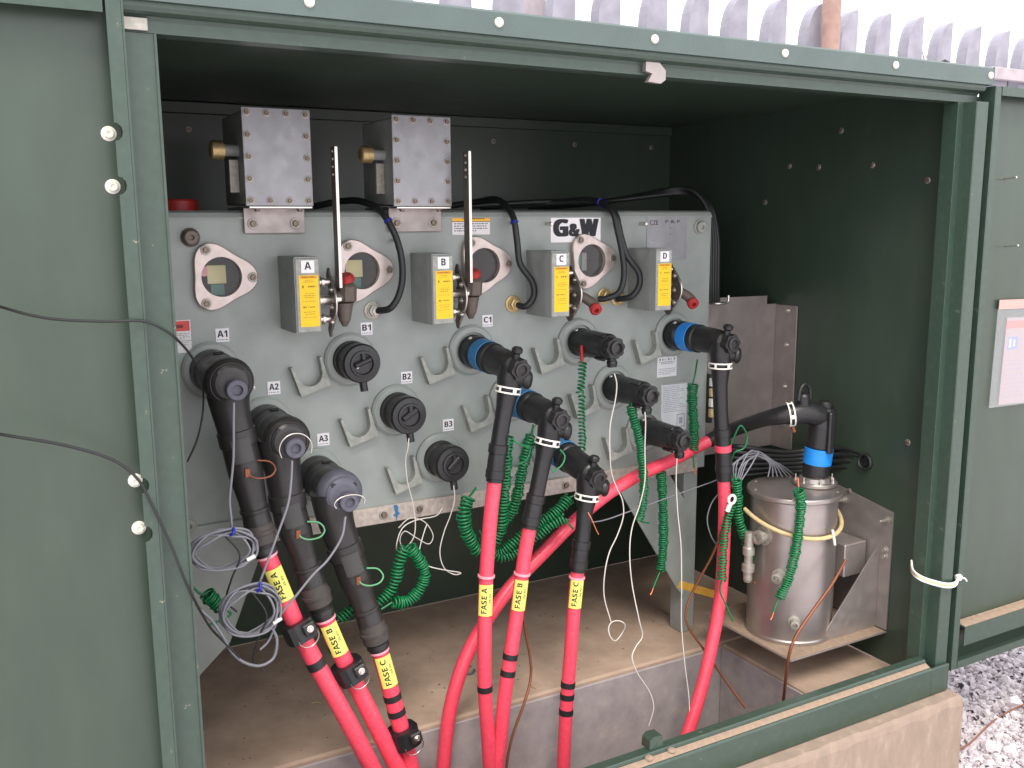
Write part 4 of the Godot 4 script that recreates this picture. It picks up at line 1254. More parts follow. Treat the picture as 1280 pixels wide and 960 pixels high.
func build_power_cables() -> void:
	var front := Vector3(-0.42, 0.05, 0.9)
	var phases := [["c1", "FASE A", "A", ["b1"]], ["c2", "FASE B", "B", ["b1", "b2"]], ["c3", "FASE C", "C", ["b1", "b2", "b3"]]]
	for i in 3:
		var q: Array = phases[i]
		var base := bushing_at(2, i)
		var t := thing("power_cable", "red power cable tagged FASE %s with a black elbow and %s black band%s" % [q[2], ["one", "two", "three"][i], "" if i == 0 else "s"], "power cable", base, "red power cables of circuit C")
		tee_elbow(t, q[0], base, M.blue_tape)
		dress_cable(t, q[0], 0.0182, q[1], q[3], true, front)
	var te := thing("power_cable", "untagged red power cable from the blue taped elbow beside the instruction sticker", "power cable", bushing_at(4, 0))
	tee_elbow(te, "e", bushing_at(4, 0), M.blue_bright)
	var ce := dress_cable(te, "e", 0.0185, "", [], false, front)
	var le := spline(P["e_leg"], 8)
	put("red_band", lathe_mesh([Vector2(0.0215, -0.010), Vector2(0.0235, -0.009), Vector2(0.0235, 0.009), Vector2(0.0215, 0.010)], 22), M.red, te, aim(le[32], (le[33] - le[31]).normalized()))
	# cable of the transformer: upright elbow, level leg, long sloping red run
	var tt := thing("power_cable", "long red power cable sloping from the canister elbow down into the pit", "power cable", Vector3(1.797, 0.458, -0.304))
	var base := Vector3(1.797, 0.4585, -0.304)
	var top := Vector3(1.806, 0.637, -0.292)
	var axis := (top - base).normalized()
	put("sleeve", lathe_mesh([Vector2(0.0, 0.0), Vector2(0.036, 0.0), Vector2(0.0385, 0.004), Vector2(0.0385, 0.034), Vector2(0.037, 0.04), Vector2(0.037, 0.085), Vector2(0.040, 0.09), Vector2(0.040, 0.15), Vector2(0.036, 0.19), Vector2(0.030, 0.205), Vector2(0.0, 0.208)], 32), M.rubber, tt, aim(base, axis))
	put("tape_wrap", lathe_mesh([Vector2(0.0385, 0.037), Vector2(0.0405, 0.038), Vector2(0.0405, 0.084), Vector2(0.0385, 0.085)], 32), M.blue_bright, tt, aim(base, axis))
	put("rib", span_mesh(Vector3(1.785, 0.535, -0.262), Vector3(1.805, 0.655, -0.246), 0.004), M.rubber, tt)
	put("end_cap", lathe_mesh([Vector2(0.024, 0.0), Vector2(0.024, 0.02), Vector2(0.018, 0.026), Vector2(0.0, 0.027)], 12), M.rubber, tt, aim(top + axis * 0.018, axis))
	var lt := spline(P["t_leg"], 8)
	var st := start()
	tube(st, lt, [0.034, 0.033, 0.031, 0.029, 0.026, 0.022, 0.021, 0.021, 0.021, 0.022, 0.021], 24)
	put("cable_leg", st.commit(), M.rubber, tt)
	put("white_mark", span_mesh(Vector3(1.714, 0.660, -0.283), Vector3(1.758, 0.6635, -0.281), 0.0005), M.white_plastic, tt)
	put("test_point", lathe_mesh([Vector2(0.019, 0.0), Vector2(0.019, 0.030), Vector2(0.015, 0.036), Vector2(0.0, 0.037)], 18), M.rubber, tt, aim(Vector3(1.735, 0.672, -0.302), Vector3(-0.1, 1, 0)))
	put("pulling_eye", tube_mesh([Vector3(1.712, 0.69, -0.3), Vector3(1.718, 0.722, -0.3), Vector3(1.736, 0.735, -0.3), Vector3(1.754, 0.722, -0.3), Vector3(1.758, 0.69, -0.3)], 0.006, 8, 5), M.rubber, tt)
	put("cable_tie", tie_mesh(0.0335), M.white_plastic, tt, aim(lt[15], (lt[16] - lt[14]).normalized()))
	put("lug", tube_mesh([lt[15] + Vector3(0.0, -0.034, 0.01), lt[15] + Vector3(0.006, -0.05, 0.012)], 0.006, 8, 2), M.copper, tt)
	dress_cable(tt, "t", 0.0185, "", [], false, front)
	# circuit A: dead-front tees with grey test caps and dark shrink sleeves
	for i in 3:
		var b := bushing_at(0, i)
		var ph: String = ["A", "B", "C"][i]
		var t := thing("power_cable", "thick charcoal tee joint %s%d with a red cable tagged FASE %s and sensor clamp" % ["A", i + 1, ph], "power cable", b, "red power cables of circuit A")
		tee_joint(t, "a%d" % (i + 1), b, i)
		dress_cable(t, "a%d" % (i + 1), 0.0205, "FASE " + ph, [["b1"], ["b1", "b2"], ["b1", "b2"]][i], true, Vector3(-0.12, 0.1, 0.98))
		build_clamp(i, spline(P["a%d_red" % (i + 1)], 10))

func tee_joint(t: Node3D, key: String, base: Vector3, i: int) -> void:
	var z := Vector3.BACK
	put("sleeve", lathe_mesh([Vector2(0.0, 0.005), Vector2(0.046, 0.005), Vector2(0.050, 0.012), Vector2(0.050, 0.06), Vector2(0.047, 0.075), Vector2(0.047, 0.10), Vector2(0.050, 0.13), Vector2(0.050, 0.165), Vector2(0.046, 0.178), Vector2(0.0, 0.18)], 36), M.rubber_matt, t, aim(base, z))
	put("grip_slot", span_mesh(base + Vector3(-0.008, 0.046, 0.075), base + Vector3(0.014, 0.052, 0.085), 0.002), M.rubber, t)
	var cap_m: Material = M.cap_grey if i == 2 else M.rubber_matt
	var cap := put("test_cap", lathe_mesh([Vector2(0.047, 0.160), Vector2(0.050, 0.166), Vector2(0.052, 0.174), Vector2(0.0525, 0.184), Vector2(0.0515, 0.193), Vector2(0.048, 0.201), Vector2(0.043, 0.2065), Vector2(0.0415, 0.2065), Vector2(0.040, 0.210), Vector2(0.034, 0.2145), Vector2(0.026, 0.2165), Vector2(0.0, 0.218)], 40), cap_m, t, aim(base, z))
	put("cap_nut", lathe_mesh([Vector2(0.0, 0.214), Vector2(0.0225, 0.214), Vector2(0.0225, 0.233), Vector2(0.0205, 0.236), Vector2(0.012, 0.236), Vector2(0.010, 0.228), Vector2(0, 0.228)], 28), M.cap_grey, cap, aim(base + Vector3(0.006, -0.012, 0), z))
	for a in [0.7, 2.3]:
		put("cap_hole", lathe_mesh([Vector2(0.006, 0.2), Vector2(0.006, 0.2145), Vector2(0, 0.2145)], 10), M.rubber, cap, aim(base + Vector3(cos(a), sin(a), 0) * 0.034, z))
	var arc := []
	for k in 9:
		var a := lerpf(-0.4, PI + 0.5, k / 8.0) if i != 0 else lerpf(-0.05, 0.35, k / 8.0)
		arc.append(base + Vector3(0.006 + cos(a) * 0.036, -0.012 + sin(a) * (0.034 if i == 1 else 0.018), 0.235))
	put("bail_wire", tube_mesh(arc, 0.0016, 6, 3), M.bright, cap)
	# leg
	var leg := spline(P[key + "_leg"], 8)
	var st := start()
	tube(st, leg, [0.046, 0.0455, 0.0445, 0.042, 0.0395, 0.038, 0.038, 0.038, 0.0375, 0.033, 0.030, 0.029, 0.031, 0.031, 0.030, 0.0245, 0.0235], 28)
	for q in [[0.36, 0.0415, 0.016], [0.69, 0.0325, 0.003], [0.95, 0.027, 0.006]]:
		var k := int(q[0] * (leg.size() - 1))
		lathe(st, [Vector2(q[1] - 0.006, -q[2] - 0.003), Vector2(q[1], -q[2]), Vector2(q[1], q[2]), Vector2(q[1] - 0.006, q[2] + 0.003)], aim(leg[k], (leg[k + 1] - leg[k - 1]).normalized()), 26)
	put("cable_leg", st.commit(), M.rubber_matt, t)
	var ks := int(0.845 * (leg.size() - 1))
	put("shrink_sleeve", lathe_mesh([Vector2(0.027, -0.026), Vector2(0.0315, -0.024), Vector2(0.0325, -0.004), Vector2(0.0345, -0.003), Vector2(0.0345, 0.004), Vector2(0.032, 0.006), Vector2(0.031, 0.024), Vector2(0.026, 0.026)], 26), M.shrink, t, aim(leg[ks], (leg[ks - 1] - leg[ks + 1]).normalized()))
	var k2 := int(0.42 * (leg.size() - 1))
	var d := (leg[k2] - leg[k2 + 1]).normalized()
	var fr := (Vector3(-0.1, 0, 1) - d * d.dot(Vector3(-0.1, 0, 1))).normalized()
	put("rating_patch", patch_mesh(leg[k2], d, fr, 0.0432, 0.026, -0.5, 0.5), M.moulding, t)
	# bonding eye with its bare wire
	var e0 := leg[k2 + 4] + fr * 0.039
	put("bonding_wire", tube_mesh([e0 + Vector3(-0.002, 0.014, 0), e0 + Vector3(0.004, 0.0, 0.004), e0 + Vector3(0.02, -0.006, 0.012), e0 + Vector3(0.045, -0.004, 0.012), e0 + Vector3(0.058, 0.008, 0.004), e0 + Vector3(0.05, 0.022, -0.01), e0 + Vector3(0.024, 0.028, -0.012)], 0.0022, 6, 6), M.green_lead if i > 0 else M.copper, t)
	put("bonding_eye", span_mesh(e0 + Vector3(-0.007, -0.003, -0.002), e0 + Vector3(0.004, 0.016, 0.004), 0.001), M.copper, t)

# black split-core sensor clamped on a red cable, with a sprung wire loop
func build_clamp(i: int, c: PackedVector3Array) -> void:
	var n := near(c, P["a%d_clamp" % (i + 1)][0])
	var at: Vector3 = n[0]
	var d: Vector3 = -n[1] if n[1].y < 0 else n[1]
	var t := thing("sensor_clamp", "black split sensor clamp on the red cable tagged FASE %s below tee A%d" % [["A", "B", "C"][i], i + 1], "clamp", at, "sensor clamps on the circuit A cables")
	var xf := aim(at, d)
	var fr := (Vector3(0.1, 0, 1) - d * d.dot(Vector3(0.1, 0, 1))).normalized()
	var right := d.cross(fr).normalized()
	var b := Basis(right, d, fr)
	var st := start()
	# octagonal body with a bore for the cable
	var ring := []
	var nseg := 16
	for k in nseg:
		var a0 := TAU * k / nseg
		var a1 := TAU * (k + 1) / nseg
		var o := func(a: float, rr: float, y: float) -> Vector3:
			var w := maxf(absf(cos(a)), absf(sin(a)))
			var kk := minf(1.0 / w, 1.16)
			return at + b * Vector3(cos(a) * rr * kk, y, sin(a) * rr * kk + 0.006)
		var h := 0.022
		face(st, [o.call(a0, 0.035, -h), o.call(a1, 0.035, -h), o.call(a1, 0.035, h), o.call(a0, 0.035, h)], at)
		for s in [-1.0, 1.0]:
			face(st, [o.call(a0, 0.018, s * h), o.call(a1, 0.018, s * h), o.call(a1, 0.035, s * h), o.call(a0, 0.035, s * h)], at - d * s * 0.2 + d * s * 0.1)
	put("core_body", st.commit(), M.rubber, t)
	var st2 := start()
	box(st2, at + b * Vector3(0.014, 0.003, 0.044), Vector3(0.030, 0.026, 0.014), 0.003, b)
	put("latch_block", st2.commit(), M.rubber_matt, t)
	bolt(t, at + b * Vector3(0.014, 0.003, 0.051), 0.008, fr, M.bright)
	var loop := []
	for k in 11:
		var a := lerpf(0.1, -PI - 0.1, k / 10.0)
		loop.append(at + b * Vector3(0.004 + cos(a) * 0.024, -0.012 + sin(a) * 0.024, 0.049 + 0.006 * sin(a)))
	put("spring_wire", tube_mesh(loop, 0.0013, 6, 3), M.bright, t)

# ---------------------------------------------------------------- plugs, caps
func build_plugs_and_caps() -> void:
	var where := ["with a red sleeved green lead", "middle one with a white thread", "just above the sloping red cable"]
	for r in 3:
		var b := bushing_at(3, r)
		var t := thing("insulated_plug", "long black insulating plug, %s" % where[r], "plug", b, "black insulating plugs of circuit D")
		var ax := Vector3(0.0, 0.012, 1).normalized()
		put("barrel", lathe_mesh([Vector2(0.0, 0.005), Vector2(0.036, 0.005), Vector2(0.0395, 0.012), Vector2(0.0395, 0.03), Vector2(0.038, 0.033), Vector2(0.0375, 0.075), Vector2(0.0355, 0.115), Vector2(0.0355, 0.15), Vector2(0.031, 0.16), Vector2(0.0, 0.162)], 34), M.rubber, t, aim(b, ax))
		var gear := PackedVector2Array()
		for i in 24:
			var a := TAU * i / 24.0
			gear.append(Vector2(cos(a), sin(a)) * (0.029 if i % 3 < 2 else 0.0255))
		var cap := put("end_cap", extrude_mesh(gear, 0.026, Transform3D(Basis(), b + ax * 0.160)), M.rubber, t)
		put("cap_ring", lathe_mesh([Vector2(0.019, 0.186), Vector2(0.019, 0.193), Vector2(0.014, 0.195), Vector2(0.012, 0.187), Vector2(0, 0.187)], 20), M.rubber_matt, cap, aim(b, ax))
		for k in 3:
			var a := TAU * k / 3.0 + 0.5
			put("rib", span_mesh(Vector3(-0.006, 0.034, 0.118), Vector3(0.006, 0.0395, 0.158), 0.0015), M.rubber, t, Transform3D(Basis(Vector3.BACK, a), b))
		put("pulling_eye", lathe_mesh([Vector2(0.013, 0.0), Vector2(0.012, 0.026), Vector2(0.015, 0.032), Vector2(0.013, 0.044), Vector2(0, 0.045)], 16), M.rubber, t, aim(b + ax * 0.165 + Vector3(0, -0.008, 0), Vector3(0.05, -1, 0)))
		put("bleed_screw", dome_bolt, M.bright, t, aim(b + Vector3(-0.018, 0.0345, 0.022), Vector3(-0.45, 0.9, 0)) * Transform3D(Basis.from_scale(Vector3.ONE * 0.006), Vector3.ZERO))
	for r in 3:
		var b := bushing_at(1, r)
		var t := thing("bushing_cap", "short round black cap closing the bushing under sticker B%d" % (r + 1), "cap", b, "black caps of circuit B")
		put("barrel", lathe_mesh([Vector2(0.0, 0.005), Vector2(0.044, 0.005), Vector2(0.0465, 0.010), Vector2(0.0465, 0.030), Vector2(0.043, 0.034), Vector2(0.042, 0.055), Vector2(0.0, 0.056)], 36), M.rubber_matt, t, aim(b, Vector3.BACK))
		var face_m := put("face_plate", lathe_mesh([Vector2(0.043, 0.052), Vector2(0.0475, 0.057), Vector2(0.0475, 0.082), Vector2(0.044, 0.088), Vector2(0.032, 0.090), Vector2(0.031, 0.094), Vector2(0.026, 0.095), Vector2(0.024, 0.089), Vector2(0.0, 0.088)], 40), M.rubber, t, aim(b + Vector3(0.001, 0, 0), Vector3.BACK))
		var st := start()
		box(st, b + Vector3(0.001, 0.004, 0.093), Vector3(0.046, 0.012, 0.010), 0.003, Basis(Vector3.BACK, 0.35 + 0.2 * r))
		box(st, b + Vector3(0.003, 0.018, 0.091), Vector3(0.012, 0.02, 0.008), 0.002, Basis(Vector3.BACK, 0.1))
		put("cross_bar", st.commit(), M.rubber, face_m)
		put("tab", tube_mesh([b + Vector3(0.004, -0.040, 0.075), b + Vector3(0.006, -0.056, 0.077), b + Vector3(0.007, -0.068, 0.078)], 0.0095, 12, 4), M.rubber, t)
		put("tab_ring", dome_bolt, M.bright, t, aim(b + Vector3(-0.012, -0.008, 0.088), Vector3.BACK) * Transform3D(Basis.from_scale(Vector3.ONE * 0.004), Vector3.ZERO))

# ---------------------------------------------------------------- wires
func wire(called: String, label: String, cat: String, key: String, r: float, m: Material, group := "", sides := 8) -> Node3D:
	var pts: Array = P[key]
	var t := thing(called, label, cat, pts[0], group)
	put("strand", tube_mesh(pts, r, sides, 6), m, t)
	return t

func coil_thing(key: String, label: String, r: float, wr: float, pitch: float, lead_in: Array, lead_out: Array, bare := false, group := "coiled green earth leads") -> Node3D:
	var pts: Array = P[key]
	var t := thing("coiled_lead", label, "earth lead", pts[0], group)
	put("coil", coil_mesh(pts, r, wr, pitch), M.green_wire, t)
	if lead_in: put("tail", tube_mesh(lead_in + [pts[0]], wr, 7, 6), M.green_wire, t)
	if lead_out:
		put("tail", tube_mesh([pts[-1]] + lead_out, wr, 7, 6), M.green_wire, t)
		if bare:
			var e: Vector3 = lead_out[-1]
			var b: Vector3 = lead_out[-2] if lead_out.size() > 1 else pts[-1]
			var d := (e - b).normalized()
			put("bare_end", tube_mesh([e - d * 0.002, e + d * 0.012 + Vector3(0.002, 0, 0), e + d * 0.022], wr * 0.8, 6, 4), M.copper_bright, t)
	return t

func build_wires() -> void:
	# green spring leads
	var b30 := bushing_at(3, 0)
	var t := coil_thing("g_plug1", "green spring lead with a red sleeve hanging from the topmost long black plug", 0.0085, 0.0026, 0.0105, [], [])
	put("red_sleeve", tube_mesh([P["g_plug1"][0] + Vector3(-0.004, 0.045, 0), P["g_plug1"][0] + Vector3(-0.002, 0.0, 0)], 0.0045, 8, 3), M.red_plastic, t)
	coil_thing("g_plug2", "green spring lead hanging in front of the right parking brackets with a loose end", 0.0105, 0.0026, 0.0075, [P["g_plug2"][0] + Vector3(-0.002, 0.035, 0.01)], [P["g_plug2"][-1] + Vector3(0.02, -0.012, -0.01), P["g_plug2"][-1] + Vector3(0.05, -0.022, -0.02)])
	var p3: Vector3 = P["g_plug3"][-1]
	coil_thing("g_plug3", "green spring lead hanging before the grey gusset, its end stripped to copper", 0.0115, 0.0026, 0.0066, [P["g_plug3"][0] + Vector3(0.004, 0.03, 0.0)], [p3 + Vector3(-0.015, -0.018, 0.004), p3 + Vector3(-0.035, -0.045, 0.01)], true)
	var pe: Vector3 = P["g_e"][-1]
	coil_thing("g_e", "tight green spring lead hanging beside the instruction sticker below the blue tape", 0.0125, 0.0026, 0.0062, [P["g_e"][0] + Vector3(-0.002, 0.075, 0.02), P["g_e"][0] + Vector3(0.008, 0.03, 0.0)], [pe + Vector3(0.0, -0.03, 0.0), pe + Vector3(0.004, -0.055, 0.0)], true)
	coil_thing("g_c1", "green spring lead curling under the FASE A cable below the mounting rail", 0.0145, 0.0030, 0.0085, [P["g_c1"][0] + Vector3(-0.012, 0.025, 0.02), P["g_c1"][0] + Vector3(0.006, 0.012, 0.0)], [P["g_c1"][-1] + Vector3(0.03, 0.016, -0.02)])
	coil_thing("g_c2", "dark green spring lead passing behind the middle elbow of circuit C", 0.0125, 0.0028, 0.0078, [P["g_c2"][0] + Vector3(0.006, 0.03, 0.0)], [P["g_c2"][-1] + Vector3(-0.02, -0.02, 0.0)])
	coil_thing("g_c3", "green spring lead stretched across from the FASE C elbow to the left", 0.0125, 0.0028, 0.0080, [P["g_c3"][0] + Vector3(0.03, 0.012, 0.01)], [P["g_c3"][-1] + Vector3(-0.02, 0.01, 0.0)])
	coil_thing("g_low", "lowest green spring lead sagging between the FASE B and FASE C cables", 0.0115, 0.0028, 0.0085, [P["g_low"][0] + Vector3(0.02, -0.03, 0.01)], [P["g_low"][-1] + Vector3(-0.01, 0.02, 0.0)])
	coil_thing("g_a3", "green spring lead hanging beside tee joint A3", 0.0125, 0.0029, 0.0088, [], [P["g_a3"][-1] + Vector3(-0.012, -0.012, 0.02)])
	coil_thing("g_a3b", "green spring lead bent into a loop beside tee joint A3", 0.0125, 0.0029, 0.0072, [], [P["g_a3b"][-1] + Vector3(-0.03, -0.012, 0.0)])
	coil_thing("g_a2", "short green spring lead between the A2 and A3 cables", 0.0115, 0.0028, 0.0082, [P["g_a2"][0] + Vector3(0.02, 0.012, 0.0)], [P["g_a2"][-1] + Vector3(-0.03, -0.012, 0.0)])
	coil_thing("g_a1", "tiny tight green coil among the grey sensor leads", 0.013, 0.0029, 0.0064, [P["g_a1"][0] + Vector3(-0.03, 0.025, 0.0), P["g_a1"][0] + Vector3(-0.012, 0.002, 0.0)], [P["g_a1"][-1] + Vector3(0.02, -0.02, 0.0), P["g_a1"][-1] + Vector3(-0.03, -0.03, 0.01)])
	var pt: Vector3 = P["g_tank"][-1]
	var gt := coil_thing("g_tank", "green spring lead hanging down the front of the round metal canister", 0.0115, 0.0026, 0.0066, [P["g_tank"][0] + Vector3(-0.002, 0.012, 0.0)], [pt + Vector3(-0.01, -0.014, 0.0), pt + Vector3(-0.02, -0.036, 0.0)], true)
	put("bare_end", tube_mesh([P["g_tank"][0] + Vector3(0.0, 0.01, 0.0), P["g_tank"][0] + Vector3(-0.004, 0.036, 0.0)], 0.0028, 6, 3), M.copper_bright, gt)
	var p5: Vector3 = P["g_tank2"][-1]
	coil_thing("g_tank2", "green spring lead slanting across the canister flank towards its valve", 0.0115, 0.0027, 0.0078, [P["g_tank2"][0] + Vector3(0.004, 0.015, -0.01)], [p5 + Vector3(-0.006, -0.014, 0.0), p5 + Vector3(-0.016, -0.022, 0.004)], true)
	var p6: Vector3 = P["g_tank3"][-1]
	coil_thing("g_tank3", "green spring lead hanging in front of the untagged red cable by the canister", 0.0105, 0.0026, 0.0080, [], [p6 + Vector3(-0.004, -0.03, 0.0), p6 + Vector3(0.012, -0.075, 0.01), p6 + Vector3(0.03, -0.12, 0.02)])
	# thin pale threads
	wire("white_thread", "thin white thread hanging from the middle long black plug", "wire", "w1", 0.0017, M.white_wire, "thin pale wires")
	var lp := []
	var c0: Vector3 = P["w1"][-1]
	for k in 13:
		var a := 1.3 + TAU * k / 12.0
		lp.append(c0 + Vector3(0.012 + cos(a) * 0.026, -0.022 + sin(a) * 0.028, 0.006 * sin(a * 2.0) + 0.01))
	var lt := thing("wire_loop", "small ring of bare wire curled above the pit edge", "wire", lp[0])
	put("strand", tube_mesh(lp, 0.0016, 7, 5), M.white_wire, lt)
	wire("white_thread", "thin white thread running from the lower plug's tab down into the pit", "wire", "w2", 0.0017, M.white_wire, "thin pale wires")
	wire("white_thread", "thin grey thread hanging under the lowest long black plug", "wire", "w3", 0.0016, M.white_wire, "thin pale wires")
	wire("white_thread", "pale thread tangled below cap B2 with a loop over the rail", "wire", "w_b2", 0.0016, M.white_wire, "thin pale wires")
	wire("white_thread", "pale thread hanging from the tab of cap B3", "wire", "w_b3", 0.0015, M.white_wire, "thin pale wires")
	wire("white_thread", "pale wire sagging across between the FASE C and untagged cables", "wire", "x1", 0.0019, M.grey_wire, "thin pale wires")
	wire("signal_wire", "thin grey wire bowed behind the untagged red cable", "wire", "x2", 0.0020, M.grey_wire)
	wire("bond_wire", "thin green wire curled beside the untagged cable's black leg", "wire", "x3", 0.0024, M.green_wire, "loose green bond wires")
	wire("bond_wire", "short green wire curled from the FASE A cable's black leg", "wire", "x4", 0.0024, M.green_wire, "loose green bond wires")
	wire("bond_wire", "short green wire curled from the FASE B cable's black leg", "wire", "x5", 0.0024, M.green_wire, "loose green bond wires")
	wire("bond_wire", "short stripped wire at the FASE C cable's black leg", "wire", "x6", 0.0013, M.copper_bright, "loose green bond wires")
	wire("white_thread", "pale thread knotted above the looped green spring lead", "wire", "x7", 0.0014, M.white_wire, "thin pale wires")
	# grey sensor leads and their coils
	for i in 3:
		wire("sensor_lead", "grey sensor lead hanging from the test cap of tee A%d" % (i + 1), "wire", "s%d" % (i + 1), 0.0027, M.grey_wire, "grey sensor leads")
	wire("sensor_lead", "grey sensor lead looping low above the floor by the door jamb", "wire", "s3b", 0.0034, M.grey_wire, "grey sensor leads")
	for q in [["k1", 0.062, 0.042, "upper"], ["k2", 0.057, 0.055, "lower"]]:
		var c: Vector3 = P[q[0]][0]
		var tt := thing("lead_bundle", "%s tied bundle of coiled grey sensor lead beside the door jamb" % q[3], "wire coil", c, "coiled grey sensor leads")
		var pts := []
		for k in 85:
			var a := TAU * k / 12.0 + 1.2
			var w := 1.0 + 0.08 * sin(k * 0.83) + 0.08 * sin(k * 0.31) - 0.05 * cos(k * 0.11)
			pts.append(c + Vector3(cos(a) * q[1] * w, sin(a) * q[2] * w + 0.004 * sin(k * 1.7), 0.014 * sin(k * 0.57)))
		put("strand", tube_mesh(pts, 0.0026, 8, 5), M.grey_wire, tt)
		put("tie", tube_mesh([c + Vector3(0.012, q[2] * 0.86, 0.02), c + Vector3(0.018, q[2] * 1.0, 0.024), c + Vector3(0.02, q[2] * 1.16, 0.016)], 0.0035, 6, 3), M.blue_tie, tt)
		put("end", tube_mesh([c + Vector3(0.045, -q[2] * 0.62, 0.012), c + Vector3(0.062, -q[2] * 0.45, 0.014)], 0.0045, 8, 2), M.white_plastic, tt)
		put("black_strand", tube_mesh([c + Vector3(0.0, q[2] * 0.9, 0.01), c + Vector3(0.03, -0.01, 0.016), c + Vector3(0.012, -0.06, 0.01), c + Vector3(0.0, -0.11, 0.0), c + Vector3(0.02, -0.14, 0.0)], 0.0022, 6, 5), M.black_wire, tt)
	# black leads that come in over the left door
	wire("black_lead", "thin black lead crossing the left door towards tee A1", "wire", "o1", 0.0022, M.black_wire, "black leads across the door")
	wire("black_lead", "thin black lead drooping past the lower door bolts into the cabinet", "wire", "o2", 0.0024, M.black_wire, "black leads across the door")
	# black control cables in front of the switchgear
	for q in [["k_a", "black control cable arching between operators A and B"], ["k_b", "black control cable arching down beside operator C"], ["k_c", "black control cable bending left under the maker plate"], ["k_d", "black control cable bending round operator D"]]:
		var w := wire("control_cable", q[1], "control cable", q[0], 0.0085, M.black_wire, "black control cables", 12)
		var c := spline(P[q[0]], 6)
		put("blue_tie", lathe_mesh([Vector2(0.0086, -0.003), Vector2(0.0105, -0.002), Vector2(0.0105, 0.002), Vector2(0.0086, 0.003)], 14), M.blue_tie, w, aim(c[20], (c[21] - c[19]).normalized()))
	for i in 4:
		wire("control_cable", "black control cable in the bundle down the switchgear's far side", "control cable", "k_r%d" % i, 0.0075, M.black_wire, "bundled black control cables", 10)
	for i in 6:
		wire("control_cable", "black cable running behind the canister to the side wall hole", "control cable", "k_t%d" % i, 0.0078, M.black_wire, "black cables behind the canister", 10)
	for i in 7:
		wire("signal_wire", "thin grey wire arching over the back of the canister lid", "wire", "k_g%d" % i, 0.0022, M.grey_wire, "grey wires arching over the canister lid", 7)
	# bare copper
	wire("earth_wire", "brown copper earth wire slanting behind the untagged red cable into the pit", "earth wire", "cu1", 0.0038, M.copper)
	wire("earth_wire", "bright copper earth wire leaning on the shelf corner of the canister", "earth wire", "cu2", 0.0042, M.copper)
	wire("earth_wire", "twisted copper earth wire hanging behind the FASE B cable", "earth wire", "cu3", 0.0036, M.copper)
	var lg := thing("ring_terminal", "cream ring terminal tied beside the untagged red cable", "terminal", P["cu1"][0])
	var rp := []
	for k in 13:
		var a := TAU * k / 12.0
		rp.append(P["cu1"][0] + Vector3(cos(a) * 0.012, 0.012 + sin(a) * 0.012, 0.012))
	put("ring", tube_mesh(rp, 0.004, 8, 4), M.white_plastic, lg)
	put("crimp", tube_mesh([P["cu1"][0] + Vector3(-0.004, 0.0, 0.01), P["cu1"][0] + Vector3(-0.01, -0.022, 0.006)], 0.007, 10, 2), M.white_plastic, lg)

